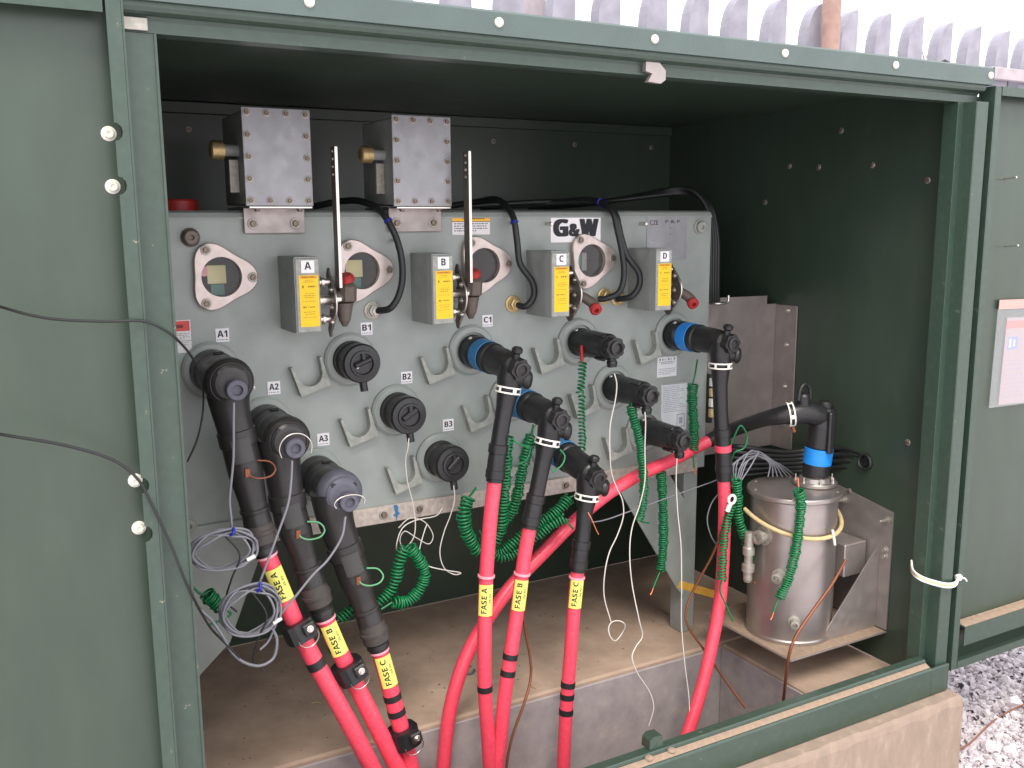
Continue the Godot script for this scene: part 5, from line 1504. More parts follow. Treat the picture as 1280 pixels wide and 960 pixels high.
func build_small_things() -> void:
	var strap := thing("cable_strap", "pale plastic strap tied round the right jamb and door", "strap", P["strap"][0])
	var c := spline(P["strap"], 6)
	for k in 3:
		var st := start()
		var sh := PackedVector3Array()
		for q in c: sh.append(q + Vector3(0, -0.005 + k * 0.005, 0))
		tube(st, sh, 0.003, 7)
		put("strand", st.commit(), M.cream if k == 1 else M.white_plastic, strap)
	var e: Vector3 = P["strap"][-1]
	put("knot", lathe_mesh([Vector2(0, -0.010), Vector2(0.009, -0.006), Vector2(0.011, 0.002), Vector2(0.007, 0.009), Vector2(0, 0.011)], 12), M.white_plastic, strap, aim(e, Vector3(0.4, 1, 0)))
	put("loose_end", tube_mesh([e, e + Vector3(0.018, -0.004, 0.006), e + Vector3(0.028, -0.014, 0.006)], 0.0025, 6, 4), M.white_plastic, strap)
	# document pouch on the right door
	var dp := thing("document_pouch", "clear plastic pouch with a printed form on the right door", "document", Vector3(2.25, 0.67, -0.010))
	put("form", sheet_quad(0.21, 0.245), print_sheet(420, 490, Color(0.70, 0.60, 0.625), [[Rect2i(0, 18, 420, 44), Color(0.85, 0.45, 0.42)], [Rect2i(26, 108, 90, 70), Color(0.52, 0.55, 0.80)], [Rect2i(40, 118, 20, 50), Color(0.85, 0.84, 0.92)], [Rect2i(78, 124, 16, 40), Color(0.80, 0.80, 0.90)]], [[20, 380, 240, 4], [20, 330, 265, 4], [20, 360, 290, 4], [20, 400, 320, 4], [20, 380, 345, 4], [20, 400, 370, 4], [20, 390, 395, 4], [20, 300, 420, 4], [20, 390, 445, 4]], Color(0.60, 0.55, 0.68)), dp, Transform3D(Basis(Vector3.BACK, -0.03), Vector3(2.289, 0.798, -0.0085)))
	put("film", box_mesh(Vector3(0.275, 0.275, 0.0012)), M.film, dp, Transform3D(Basis(Vector3.BACK, -0.02), Vector3(2.275, 0.81, -0.006)))
	put("header_strip", box_mesh(Vector3(0.272, 0.026, 0.0016)), M.rose_strip, dp, Transform3D(Basis(Vector3.BACK, -0.02), Vector3(2.278, 0.959, -0.005)))
	# things lying about
	var rc := thing("red_cap", "flat red plastic cap on top of the switchgear beside the motor box", "cap", Vector3(0.14, 1.2225, -0.72))
	put("cap", lathe_mesh([Vector2(0.0, 0.0), Vector2(0.042, 0.0), Vector2(0.042, 0.022), Vector2(0.038, 0.026), Vector2(0.0, 0.026)], 24), M.red_plastic, rc, Transform3D(Basis(), Vector3(0.14, 1.2225, -0.72)))
	var ring := thing("wire_ring", "dark blue scrap of wire curled on the dusty floor", "wire", Vector3(0.86, -0.098, -0.72))
	var pts := []
	for k in 11:
		var a := 0.4 + TAU * 0.88 * k / 10.0
		pts.append(Vector3(0.86 + cos(a) * 0.022, -0.0965, -0.72 + sin(a) * 0.030))
	put("strand", tube_mesh(pts, 0.0032, 7, 4), M.cap_grey, ring)
	var ys := thing("yellow_strap", "flat yellow strip lying by the switchgear leg behind the red cable", "strip", Vector3(1.50, 0.02, -0.46))
	put("strip", box_mesh(Vector3(0.14, 0.024, 0.003), 0.0006), M.yellow_old, ys, Transform3D(Basis(Vector3.UP, -0.3) * Basis(Vector3.BACK, -0.35), Vector3(1.515, 0.105, -0.47)))
	for q in [[0.42, -0.75, 0.5], [0.62, -0.62, 1.4], [0.70, -0.70, 2.2], [1.0, -0.60, 0.2], [1.18, -0.62, 0.9], [1.25, -0.75, 2.0], [0.98, -0.53, 1.1]]:
		var tw := thing("straw_bit", "dry straw bit lying on the dusty floor", "straw", Vector3(q[0], -0.099, q[1]), "dry straw bits on the floor")
		var d := Vector3(cos(q[2]), 0, sin(q[2])) * 0.014
		put("straw", tube_mesh([Vector3(q[0], -0.0985, q[1]) - d, Vector3(q[0], -0.097, q[1]), Vector3(q[0], -0.0985, q[1]) + d], 0.0012, 5, 3), M.cream, tw)
	var cl := thing("brown_cord", "thin brown cord lying on the gravel beside the plinth", "cord", Vector3(2.3, GROUND_Y, -0.05))
	put("strand", tube_mesh([Vector3(1.99, -0.30, 0.02), Vector3(2.06, -0.37, -0.02), Vector3(2.25, -0.397, -0.06), Vector3(2.5, -0.40, -0.12), Vector3(2.9, -0.40, -0.15), Vector3(3.4, -0.40, -0.3)], 0.0028, 7, 6), M.copper, cl)

# ---------------------------------------------------------------- measured cable routes (metres)
const P := {
	"c1_leg": [Vector3(0.838, 0.845, -0.390), Vector3(0.831, 0.812, -0.390), Vector3(0.817, 0.743, -0.390), Vector3(0.803, 0.675, -0.390), Vector3(0.794, 0.615, -0.390), Vector3(0.787, 0.562, -0.390)],
	"c1_red": [Vector3(0.788, 0.569, -0.390), Vector3(0.774, 0.465, -0.390), Vector3(0.761, 0.322, -0.390), Vector3(0.752, 0.177, -0.385), Vector3(0.748, 0.029, -0.380), Vector3(0.753, -0.101, -0.375), Vector3(0.762, -0.247, -0.370), Vector3(0.811, -0.571, -0.360)],
	"c2_leg": [Vector3(0.952, 0.709, -0.390), Vector3(0.945, 0.669, -0.390), Vector3(0.927, 0.598, -0.390), Vector3(0.910, 0.527, -0.390), Vector3(0.898, 0.477, -0.390), Vector3(0.886, 0.426, -0.390)],
	"c2_red": [Vector3(0.889, 0.438, -0.390), Vector3(0.869, 0.344, -0.390), Vector3(0.850, 0.218, -0.390), Vector3(0.825, 0.095, -0.385), Vector3(0.805, -0.008, -0.380), Vector3(0.790, -0.112, -0.375), Vector3(0.776, -0.252, -0.370), Vector3(0.811, -0.571, -0.360)],
	"c3_leg": [Vector3(1.065, 0.548, -0.390), Vector3(1.063, 0.505, -0.390), Vector3(1.053, 0.442, -0.390), Vector3(1.046, 0.377, -0.390), Vector3(1.039, 0.334, -0.390), Vector3(1.032, 0.283, -0.390)],
	"c3_red": [Vector3(1.033, 0.296, -0.390), Vector3(1.022, 0.193, -0.390), Vector3(1.007, 0.052, -0.385), Vector3(0.994, -0.057, -0.380), Vector3(0.984, -0.168, -0.375), Vector3(0.974, -0.315, -0.370), Vector3(0.961, -0.604, -0.360)],
	"e_leg": [Vector3(1.502, 0.860, -0.390), Vector3(1.501, 0.822, -0.390), Vector3(1.501, 0.743, -0.390), Vector3(1.508, 0.651, -0.390), Vector3(1.520, 0.557, -0.390), Vector3(1.527, 0.462, -0.390)],
	"e_red": [Vector3(1.526, 0.476, -0.390), Vector3(1.529, 0.368, -0.385), Vector3(1.520, 0.228, -0.375), Vector3(1.504, 0.114, -0.365), Vector3(1.466, -0.007, -0.350), Vector3(1.415, -0.120, -0.330), Vector3(1.358, -0.218, -0.310), Vector3(1.305, -0.331, -0.300), Vector3(1.240, -0.545, -0.300)],
	"t_leg": [Vector3(1.806, 0.637, -0.290), Vector3(1.746, 0.651, -0.300), Vector3(1.694, 0.648, -0.320), Vector3(1.661, 0.631, -0.370), Vector3(1.642, 0.599, -0.440), Vector3(1.620, 0.566, -0.500), Vector3(1.588, 0.541, -0.530)],
	"t_red": [Vector3(1.596, 0.546, -0.525), Vector3(1.537, 0.524, -0.535), Vector3(1.465, 0.503, -0.530), Vector3(1.327, 0.475, -0.520), Vector3(1.213, 0.436, -0.515), Vector3(1.100, 0.380, -0.505), Vector3(0.991, 0.310, -0.495), Vector3(0.886, 0.239, -0.485), Vector3(0.796, 0.154, -0.475), Vector3(0.731, 0.066, -0.465), Vector3(0.688, -0.047, -0.460), Vector3(0.667, -0.163, -0.455), Vector3(0.655, -0.293, -0.450), Vector3(0.662, -0.521, -0.440)],
	"a1_leg": [Vector3(0.166, 0.858, -0.430), Vector3(0.169, 0.802, -0.430), Vector3(0.184, 0.713, -0.425), Vector3(0.200, 0.606, -0.415), Vector3(0.212, 0.532, -0.410), Vector3(0.224, 0.467, -0.400)],
	"a1_red": [Vector3(0.221, 0.478, -0.400), Vector3(0.244, 0.405, -0.395), Vector3(0.276, 0.303, -0.385), Vector3(0.319, 0.194, -0.370), Vector3(0.370, 0.073, -0.355), Vector3(0.424, -0.061, -0.340), Vector3(0.490, -0.232, -0.330), Vector3(0.564, -0.448, -0.320)],
	"a2_leg": [Vector3(0.268, 0.729, -0.430), Vector3(0.274, 0.665, -0.430), Vector3(0.285, 0.553, -0.425), Vector3(0.307, 0.458, -0.415), Vector3(0.328, 0.366, -0.405), Vector3(0.348, 0.298, -0.400)],
	"a2_red": [Vector3(0.345, 0.310, -0.400), Vector3(0.367, 0.240, -0.395), Vector3(0.399, 0.153, -0.385), Vector3(0.437, 0.053, -0.370), Vector3(0.480, -0.059, -0.355), Vector3(0.536, -0.211, -0.340), Vector3(0.612, -0.451, -0.330)],
	"a3_leg": [Vector3(0.381, 0.590, -0.430), Vector3(0.393, 0.515, -0.430), Vector3(0.417, 0.417, -0.420), Vector3(0.441, 0.327, -0.410), Vector3(0.463, 0.246, -0.400), Vector3(0.475, 0.191, -0.395)],
	"a3_red": [Vector3(0.472, 0.204, -0.395), Vector3(0.488, 0.133, -0.390), Vector3(0.506, 0.040, -0.380), Vector3(0.527, -0.066, -0.370), Vector3(0.553, -0.204, -0.355), Vector3(0.617, -0.460, -0.340)],
	"c1_label": [Vector3(0.760, 0.264, -0.388)],
	"c2_label": [Vector3(0.855, 0.256, -0.390)],
	"c3_label": [Vector3(1.022, 0.222, -0.390)],
	"a1_label": [Vector3(0.248, 0.410, -0.395)],
	"a2_label": [Vector3(0.365, 0.247, -0.395)],
	"a3_label": [Vector3(0.496, 0.147, -0.390)],
	"c1_b1": [Vector3(0.748, 0.029, -0.380)],
	"c2_b1": [Vector3(0.825, 0.093, -0.385)],
	"c2_b2": [Vector3(0.817, 0.056, -0.384)],
	"c3_b1": [Vector3(1.000, -0.027, -0.381)],
	"c3_b2": [Vector3(0.996, -0.060, -0.380)],
	"c3_b3": [Vector3(0.991, -0.095, -0.379)],
	"a1_b1": [Vector3(0.311, 0.206, -0.372)],
	"a2_b1": [Vector3(0.338, 0.270, -0.397)],
	"a2_b2": [Vector3(0.354, 0.221, -0.393)],
	"a3_b1": [Vector3(0.497, 0.073, -0.382)],
	"a3_b2": [Vector3(0.505, 0.032, -0.379)],
	"c1_ring": [Vector3(0.761, 0.317, -0.390)],
	"c2_ring": [Vector3(0.862, 0.304, -0.390)],
	"c3_ring": [Vector3(1.029, 0.263, -0.390)],
	"a1_ring": [Vector3(0.220, 0.471, -0.400)],
	"a2_ring": [Vector3(0.350, 0.297, -0.400)],
	"a3_ring": [Vector3(0.475, 0.193, -0.395)],
	"a1_clamp": [Vector3(0.282, 0.288, -0.382)],
	"a2_clamp": [Vector3(0.399, 0.161, -0.386)],
	"a3_clamp": [Vector3(0.530, -0.030, -0.373)],
	"g_plug1": [Vector3(1.128, 0.818, -0.520), Vector3(1.125, 0.757, -0.520), Vector3(1.120, 0.735, -0.520), Vector3(1.126, 0.719, -0.520), Vector3(1.126, 0.668, -0.520), Vector3(1.132, 0.585, -0.525), Vector3(1.126, 0.530, -0.530)],
	"g_plug2": [Vector3(1.256, 0.690, -0.470), Vector3(1.262, 0.662, -0.470), Vector3(1.282, 0.603, -0.470), Vector3(1.297, 0.521, -0.470), Vector3(1.304, 0.451, -0.470), Vector3(1.300, 0.393, -0.470), Vector3(1.293, 0.357, -0.475)],
	"g_plug3": [Vector3(1.402, 0.472, -0.520), Vector3(1.409, 0.399, -0.520), Vector3(1.414, 0.325, -0.520), Vector3(1.416, 0.251, -0.520), Vector3(1.409, 0.170, -0.520)],
	"g_e": [Vector3(1.512, 0.722, -0.520), Vector3(1.511, 0.675, -0.520), Vector3(1.519, 0.602, -0.520), Vector3(1.522, 0.524, -0.520)],
	"g_c1": [Vector3(0.843, 0.662, -0.430), Vector3(0.840, 0.611, -0.430), Vector3(0.840, 0.547, -0.435), Vector3(0.833, 0.463, -0.440), Vector3(0.826, 0.401, -0.450), Vector3(0.780, 0.359, -0.460), Vector3(0.742, 0.419, -0.460), Vector3(0.736, 0.473, -0.460), Vector3(0.755, 0.505, -0.470)],
	"g_c2": [Vector3(0.921, 0.651, -0.440), Vector3(0.912, 0.608, -0.450), Vector3(0.901, 0.543, -0.460), Vector3(0.891, 0.478, -0.470), Vector3(0.866, 0.425, -0.480), Vector3(0.818, 0.389, -0.480)],
	"g_c3": [Vector3(1.044, 0.467, -0.450), Vector3(1.001, 0.433, -0.450), Vector3(0.948, 0.408, -0.455), Vector3(0.897, 0.377, -0.460), Vector3(0.843, 0.345, -0.470), Vector3(0.794, 0.368, -0.480)],
	"g_low": [Vector3(1.016, 0.419, -0.430), Vector3(0.983, 0.406, -0.440), Vector3(0.935, 0.374, -0.450), Vector3(0.885, 0.340, -0.460), Vector3(0.836, 0.333, -0.470), Vector3(0.799, 0.388, -0.480)],
	"g_a3": [Vector3(0.592, 0.393, -0.500), Vector3(0.574, 0.359, -0.500), Vector3(0.564, 0.318, -0.500), Vector3(0.546, 0.284, -0.500), Vector3(0.513, 0.261, -0.500)],
	"g_a3b": [Vector3(0.598, 0.395, -0.490), Vector3(0.623, 0.357, -0.490), Vector3(0.638, 0.316, -0.490), Vector3(0.621, 0.277, -0.490), Vector3(0.586, 0.254, -0.490), Vector3(0.548, 0.260, -0.490)],
	"g_a2": [Vector3(0.462, 0.287, -0.470), Vector3(0.437, 0.272, -0.470), Vector3(0.404, 0.253, -0.470)],
	"g_a1": [Vector3(0.090, 0.408, -0.400), Vector3(0.102, 0.391, -0.400), Vector3(0.118, 0.370, -0.400)],
	"g_tank": [Vector3(1.613, 0.469, -0.190), Vector3(1.625, 0.433, -0.190), Vector3(1.621, 0.350, -0.190), Vector3(1.607, 0.272, -0.190), Vector3(1.587, 0.211, -0.190), Vector3(1.560, 0.170, -0.190)],
	"g_tank2": [Vector3(1.545, 0.467, -0.360), Vector3(1.553, 0.414, -0.360), Vector3(1.557, 0.348, -0.355), Vector3(1.587, 0.273, -0.350), Vector3(1.622, 0.214, -0.345), Vector3(1.633, 0.194, -0.340)],
	"g_tank3": [Vector3(1.512, 0.406, -0.340), Vector3(1.496, 0.350, -0.340), Vector3(1.488, 0.269, -0.340), Vector3(1.481, 0.187, -0.335)],
	"w1": [Vector3(1.149, 0.800, -0.400), Vector3(1.157, 0.771, -0.400), Vector3(1.153, 0.729, -0.400), Vector3(1.138, 0.666, -0.400), Vector3(1.137, 0.602, -0.400), Vector3(1.143, 0.535, -0.400), Vector3(1.161, 0.489, -0.400), Vector3(1.180, 0.452, -0.400), Vector3(1.184, 0.407, -0.400), Vector3(1.166, 0.358, -0.400), Vector3(1.140, 0.313, -0.400), Vector3(1.119, 0.264, -0.390), Vector3(1.117, 0.196, -0.390), Vector3(1.134, 0.121, -0.380)],
	"w2": [Vector3(1.235, 0.692, -0.380), Vector3(1.238, 0.659, -0.380), Vector3(1.237, 0.593, -0.380), Vector3(1.239, 0.505, -0.380), Vector3(1.224, 0.440, -0.380), Vector3(1.199, 0.377, -0.380), Vector3(1.185, 0.314, -0.370), Vector3(1.187, 0.227, -0.360), Vector3(1.198, 0.129, -0.340), Vector3(1.210, 0.080, -0.340), Vector3(1.189, 0.055, -0.340), Vector3(1.169, 0.031, -0.330), Vector3(1.181, -0.013, -0.320), Vector3(1.215, -0.071, -0.310), Vector3(1.222, -0.115, -0.300), Vector3(1.207, -0.163, -0.300)],
	"w3": [Vector3(1.371, 0.541, -0.410), Vector3(1.370, 0.479, -0.410), Vector3(1.370, 0.389, -0.400), Vector3(1.376, 0.297, -0.390), Vector3(1.374, 0.183, -0.380), Vector3(1.369, 0.068, -0.370), Vector3(1.368, -0.044, -0.350), Vector3(1.369, -0.133, -0.330), Vector3(1.358, -0.205, -0.310)],
	"w_b1": [Vector3(0.508, 0.791, -0.500), Vector3(0.511, 0.810, -0.500)],
	"w_b2": [Vector3(0.608, 0.670, -0.500), Vector3(0.605, 0.646, -0.500), Vector3(0.602, 0.614, -0.510), Vector3(0.609, 0.559, -0.520), Vector3(0.627, 0.492, -0.530), Vector3(0.632, 0.438, -0.530), Vector3(0.626, 0.403, -0.530), Vector3(0.606, 0.381, -0.530), Vector3(0.584, 0.372, -0.530), Vector3(0.576, 0.398, -0.520), Vector3(0.593, 0.437, -0.520), Vector3(0.634, 0.448, -0.530), Vector3(0.694, 0.447, -0.540), Vector3(0.717, 0.462, -0.550)],
	"w_b3": [Vector3(0.727, 0.533, -0.500), Vector3(0.729, 0.495, -0.500), Vector3(0.716, 0.454, -0.500), Vector3(0.698, 0.415, -0.500), Vector3(0.685, 0.364, -0.500), Vector3(0.696, 0.319, -0.500), Vector3(0.720, 0.300, -0.490), Vector3(0.738, 0.301, -0.490), Vector3(0.702, 0.314, -0.490), Vector3(0.658, 0.331, -0.490), Vector3(0.636, 0.345, -0.500), Vector3(0.628, 0.374, -0.500), Vector3(0.647, 0.420, -0.510), Vector3(0.660, 0.436, -0.520)],
	"s1": [Vector3(0.159, 0.829, -0.345), Vector3(0.155, 0.785, -0.340), Vector3(0.150, 0.719, -0.335), Vector3(0.142, 0.670, -0.330), Vector3(0.136, 0.628, -0.330), Vector3(0.137, 0.589, -0.330), Vector3(0.137, 0.564, -0.330)],
	"s2": [Vector3(0.274, 0.691, -0.345), Vector3(0.269, 0.650, -0.340), Vector3(0.257, 0.601, -0.330), Vector3(0.232, 0.544, -0.325), Vector3(0.206, 0.488, -0.320), Vector3(0.181, 0.431, -0.320), Vector3(0.174, 0.420, -0.320)],
	"s3": [Vector3(0.388, 0.548, -0.345), Vector3(0.374, 0.505, -0.335), Vector3(0.339, 0.461, -0.330), Vector3(0.304, 0.436, -0.325), Vector3(0.266, 0.401, -0.320), Vector3(0.225, 0.358, -0.320), Vector3(0.199, 0.309, -0.320), Vector3(0.179, 0.292, -0.320)],
	"s3b": [Vector3(0.058, 0.416, -0.300), Vector3(0.080, 0.387, -0.300), Vector3(0.102, 0.343, -0.300), Vector3(0.117, 0.307, -0.305), Vector3(0.142, 0.276, -0.310), Vector3(0.176, 0.258, -0.315), Vector3(0.207, 0.267, -0.320), Vector3(0.216, 0.305, -0.320), Vector3(0.207, 0.335, -0.320)],
	"k1": [Vector3(0.117, 0.523, -0.330)],
	"k2": [Vector3(0.163, 0.384, -0.320)],
	"o1": [Vector3(-0.299, 1.116, 0.250), Vector3(-0.249, 1.081, 0.120), Vector3(-0.188, 1.057, 0.070), Vector3(-0.111, 1.046, 0.045), Vector3(-0.055, 1.043, 0.040), Vector3(-0.019, 1.024, 0.030), Vector3(0.006, 1.000, 0.000), Vector3(0.043, 0.960, -0.120), Vector3(0.085, 0.910, -0.300), Vector3(0.117, 0.840, -0.440), Vector3(0.112, 0.789, -0.440), Vector3(0.098, 0.738, -0.440), Vector3(0.077, 0.691, -0.450)],
	"o2": [Vector3(-0.317, 0.937, 0.200), Vector3(-0.264, 0.898, 0.100), Vector3(-0.182, 0.864, 0.060), Vector3(-0.116, 0.831, 0.050), Vector3(-0.081, 0.795, 0.050), Vector3(-0.062, 0.749, 0.045), Vector3(-0.038, 0.679, 0.040), Vector3(-0.019, 0.613, 0.035), Vector3(0.002, 0.554, 0.000), Vector3(0.029, 0.487, -0.100), Vector3(0.077, 0.374, -0.280), Vector3(0.117, 0.315, -0.300), Vector3(0.133, 0.291, -0.305)],
	"k_a": [Vector3(0.485, 1.235, -0.800), Vector3(0.539, 1.247, -0.750), Vector3(0.564, 1.245, -0.660), Vector3(0.585, 1.216, -0.575), Vector3(0.609, 1.151, -0.545), Vector3(0.617, 1.084, -0.535), Vector3(0.609, 1.027, -0.535), Vector3(0.587, 0.988, -0.545), Vector3(0.561, 0.979, -0.585)],
	"k_b": [Vector3(0.865, 1.236, -0.800), Vector3(0.929, 1.248, -0.750), Vector3(0.946, 1.251, -0.660), Vector3(0.943, 1.212, -0.575), Vector3(0.946, 1.146, -0.555), Vector3(0.952, 1.085, -0.550), Vector3(0.985, 1.038, -0.545), Vector3(0.990, 1.000, -0.545), Vector3(0.971, 0.973, -0.555), Vector3(0.954, 0.978, -0.585)],
	"k_c": [Vector3(0.936, 1.237, -0.820), Vector3(1.088, 1.246, -0.790), Vector3(1.197, 1.250, -0.750), Vector3(1.248, 1.252, -0.660), Vector3(1.258, 1.224, -0.580), Vector3(1.267, 1.163, -0.560), Vector3(1.277, 1.098, -0.550), Vector3(1.279, 1.043, -0.545), Vector3(1.267, 0.999, -0.550), Vector3(1.238, 0.981, -0.570), Vector3(1.222, 0.979, -0.585)],
	"k_d": [Vector3(0.984, 1.235, -0.840), Vector3(1.093, 1.239, -0.800), Vector3(1.176, 1.245, -0.760), Vector3(1.255, 1.245, -0.650), Vector3(1.266, 1.216, -0.575), Vector3(1.274, 1.153, -0.555), Vector3(1.289, 1.098, -0.545), Vector3(1.321, 1.053, -0.535), Vector3(1.324, 1.015, -0.535), Vector3(1.306, 0.984, -0.550), Vector3(1.284, 0.976, -0.585)],
	"k_r0": [Vector3(1.274, 1.237, -0.920), Vector3(1.425, 1.251, -0.860), Vector3(1.518, 1.272, -0.800), Vector3(1.609, 1.290, -0.740), Vector3(1.640, 1.279, -0.690), Vector3(1.663, 1.226, -0.655), Vector3(1.666, 1.135, -0.640), Vector3(1.669, 1.038, -0.640), Vector3(1.691, 0.926, -0.660), Vector3(1.781, 0.744, -0.750)],
	"k_r1": [Vector3(1.245, 1.237, -0.920), Vector3(1.407, 1.251, -0.860), Vector3(1.494, 1.267, -0.800), Vector3(1.610, 1.285, -0.740), Vector3(1.647, 1.274, -0.690), Vector3(1.669, 1.226, -0.655), Vector3(1.675, 1.135, -0.640), Vector3(1.679, 1.038, -0.640), Vector3(1.700, 0.925, -0.660), Vector3(1.792, 0.744, -0.750)],
	"k_r2": [Vector3(1.217, 1.237, -0.920), Vector3(1.390, 1.251, -0.860), Vector3(1.470, 1.262, -0.800), Vector3(1.610, 1.280, -0.740), Vector3(1.653, 1.270, -0.690), Vector3(1.675, 1.226, -0.655), Vector3(1.685, 1.135, -0.640), Vector3(1.688, 1.038, -0.640), Vector3(1.710, 0.925, -0.660), Vector3(1.802, 0.743, -0.750)],
	"k_r3": [Vector3(1.188, 1.237, -0.920), Vector3(1.372, 1.251, -0.860), Vector3(1.446, 1.257, -0.800), Vector3(1.610, 1.276, -0.740), Vector3(1.660, 1.265, -0.690), Vector3(1.682, 1.226, -0.655), Vector3(1.694, 1.135, -0.640), Vector3(1.698, 1.037, -0.640), Vector3(1.720, 0.924, -0.660), Vector3(1.812, 0.742, -0.750)],
	"k_t0": [Vector3(1.649, 0.424, -0.560), Vector3(1.723, 0.418, -0.520), Vector3(1.834, 0.423, -0.480), Vector3(1.922, 0.423, -0.450), Vector3(1.961, 0.449, -0.360), Vector3(1.970, 0.457, -0.295), Vector3(1.963, 0.482, -0.255)],
	"k_t1": [Vector3(1.658, 0.441, -0.560), Vector3(1.723, 0.436, -0.520), Vector3(1.833, 0.436, -0.480), Vector3(1.921, 0.436, -0.450), Vector3(1.960, 0.469, -0.360), Vector3(1.969, 0.467, -0.295), Vector3(1.962, 0.490, -0.255)],
	"k_t2": [Vector3(1.667, 0.457, -0.560), Vector3(1.722, 0.454, -0.520), Vector3(1.832, 0.449, -0.480), Vector3(1.920, 0.449, -0.450), Vector3(1.960, 0.469, -0.360), Vector3(1.968, 0.477, -0.295), Vector3(1.962, 0.497, -0.255)],
	"k_t3": [Vector3(1.676, 0.474, -0.560), Vector3(1.721, 0.472, -0.520), Vector3(1.832, 0.462, -0.480), Vector3(1.920, 0.462, -0.450), Vector3(1.958, 0.489, -0.360), Vector3(1.968, 0.487, -0.295), Vector3(1.963, 0.482, -0.255)],
	"k_t4": [Vector3(1.685, 0.491, -0.560), Vector3(1.720, 0.490, -0.520), Vector3(1.831, 0.474, -0.480), Vector3(1.919, 0.475, -0.450), Vector3(1.958, 0.489, -0.360), Vector3(1.967, 0.497, -0.295), Vector3(1.962, 0.490, -0.255)],
	"k_t5": [Vector3(1.694, 0.507, -0.560), Vector3(1.719, 0.508, -0.520), Vector3(1.830, 0.487, -0.480), Vector3(1.918, 0.488, -0.450), Vector3(1.957, 0.509, -0.360), Vector3(1.966, 0.507, -0.295), Vector3(1.962, 0.497, -0.255)],
	"k_g0": [Vector3(1.548, 0.461, -0.380), Vector3(1.543, 0.502, -0.380), Vector3(1.600, 0.518, -0.390), Vector3(1.671, 0.510, -0.400), Vector3(1.710, 0.483, -0.400), Vector3(1.706, 0.444, -0.400)],
	"k_g1": [Vector3(1.554, 0.461, -0.380), Vector3(1.555, 0.508, -0.380), Vector3(1.609, 0.524, -0.390), Vector3(1.671, 0.517, -0.400), Vector3(1.717, 0.482, -0.400), Vector3(1.725, 0.442, -0.400)],
	"k_g2": [Vector3(1.560, 0.460, -0.380), Vector3(1.567, 0.513, -0.380), Vector3(1.617, 0.530, -0.390), Vector3(1.670, 0.524, -0.400), Vector3(1.723, 0.481, -0.400), Vector3(1.744, 0.439, -0.400)],
	"k_g3": [Vector3(1.566, 0.459, -0.380), Vector3(1.579, 0.497, -0.380), Vector3(1.626, 0.536, -0.390), Vector3(1.671, 0.510, -0.400), Vector3(1.729, 0.480, -0.400), Vector3(1.764, 0.436, -0.400)],
	"k_g4": [Vector3(1.572, 0.458, -0.380), Vector3(1.591, 0.503, -0.380), Vector3(1.637, 0.514, -0.390), Vector3(1.671, 0.517, -0.400), Vector3(1.736, 0.479, -0.400), Vector3(1.784, 0.434, -0.400)],
	"k_g5": [Vector3(1.578, 0.457, -0.380), Vector3(1.603, 0.508, -0.380), Vector3(1.646, 0.520, -0.390), Vector3(1.670, 0.524, -0.400), Vector3(1.742, 0.478, -0.400), Vector3(1.803, 0.431, -0.400)],
	"k_g6": [Vector3(1.584, 0.456, -0.380), Vector3(1.616, 0.492, -0.380), Vector3(1.655, 0.526, -0.390), Vector3(1.671, 0.510, -0.400), Vector3(1.749, 0.478, -0.400), Vector3(1.823, 0.428, -0.400)],
	"cu1": [Vector3(1.498, 0.414, -0.335), Vector3(1.500, 0.332, -0.360), Vector3(1.491, 0.241, -0.390), Vector3(1.455, 0.141, -0.420), Vector3(1.427, 0.080, -0.420), Vector3(1.426, 0.035, -0.410), Vector3(1.463, -0.036, -0.380), Vector3(1.507, -0.119, -0.340), Vector3(1.538, -0.191, -0.280)],
	"cu2": [Vector3(1.766, 0.255, -0.150), Vector3(1.695, 0.206, -0.130), Vector3(1.612, 0.146, -0.120), Vector3(1.551, 0.092, -0.115), Vector3(1.528, 0.041, -0.115), Vector3(1.536, -0.037, -0.130), Vector3(1.560, -0.140, -0.160)],
	"cu3": [Vector3(0.887, 0.203, -0.440), Vector3(0.901, 0.122, -0.440), Vector3(0.910, 0.045, -0.430), Vector3(0.904, -0.007, -0.420), Vector3(0.873, -0.057, -0.400), Vector3(0.836, -0.122, -0.390), Vector3(0.811, -0.188, -0.380), Vector3(0.795, -0.292, -0.370)],
	"band_t": [Vector3(1.488, 0.409, -0.360), Vector3(1.480, 0.418, -0.270), Vector3(1.506, 0.399, -0.220), Vector3(1.561, 0.382, -0.200), Vector3(1.635, 0.372, -0.185), Vector3(1.717, 0.373, -0.190), Vector3(1.817, 0.370, -0.230), Vector3(1.930, 0.348, -0.300)],
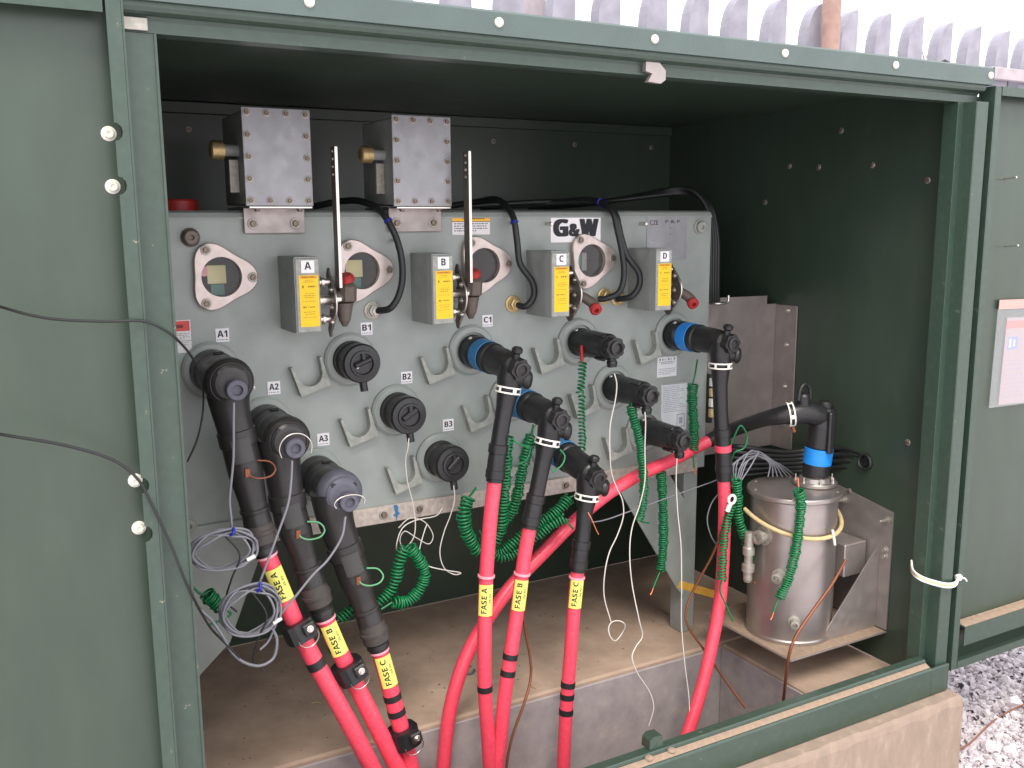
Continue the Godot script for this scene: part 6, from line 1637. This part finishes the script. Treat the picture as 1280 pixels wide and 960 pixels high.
	"strap": [Vector3(1.886, 0.265, -0.030), Vector3(1.842, 0.261, 0.010), Vector3(1.833, 0.255, 0.040), Vector3(1.877, 0.235, 0.045), Vector3(1.931, 0.217, 0.050), Vector3(1.975, 0.211, 0.045), Vector3(2.008, 0.218, 0.030)],
	"redfloorwire": [Vector3(2.100, -0.167, 0.000), Vector3(2.411, -0.316, -0.100), Vector3(2.583, -0.373, -0.100)],
	"x1": [Vector3(0.954, 0.423, -0.500), Vector3(1.045, 0.395, -0.500), Vector3(1.156, 0.370, -0.490), Vector3(1.271, 0.387, -0.480), Vector3(1.413, 0.408, -0.480), Vector3(1.537, 0.431, -0.470), Vector3(1.574, 0.443, -0.460)],
	"x2": [Vector3(1.549, 0.423, -0.420), Vector3(1.520, 0.386, -0.430), Vector3(1.504, 0.336, -0.430), Vector3(1.515, 0.283, -0.420), Vector3(1.544, 0.242, -0.410)],
	"x3": [Vector3(1.571, 0.544, -0.420), Vector3(1.579, 0.581, -0.410), Vector3(1.592, 0.612, -0.400), Vector3(1.618, 0.578, -0.400), Vector3(1.608, 0.544, -0.400), Vector3(1.581, 0.531, -0.410), Vector3(1.579, 0.495, -0.420), Vector3(1.575, 0.462, -0.400)],
	"x4": [Vector3(0.820, 0.673, -0.360), Vector3(0.843, 0.654, -0.360), Vector3(0.876, 0.640, -0.370), Vector3(0.872, 0.608, -0.380), Vector3(0.855, 0.597, -0.390)],
	"x5": [Vector3(0.931, 0.574, -0.355), Vector3(0.956, 0.589, -0.350), Vector3(0.972, 0.609, -0.360), Vector3(0.964, 0.625, -0.370)],
	"x6": [Vector3(1.043, 0.451, -0.360), Vector3(1.049, 0.432, -0.350), Vector3(1.062, 0.404, -0.350), Vector3(1.070, 0.389, -0.350)],
	"x7": [Vector3(0.590, 0.432, -0.540), Vector3(0.621, 0.452, -0.540), Vector3(0.656, 0.441, -0.530), Vector3(0.680, 0.402, -0.530), Vector3(0.668, 0.379, -0.530), Vector3(0.633, 0.402, -0.530), Vector3(0.603, 0.424, -0.530), Vector3(0.589, 0.401, -0.530), Vector3(0.601, 0.364, -0.520)],
}
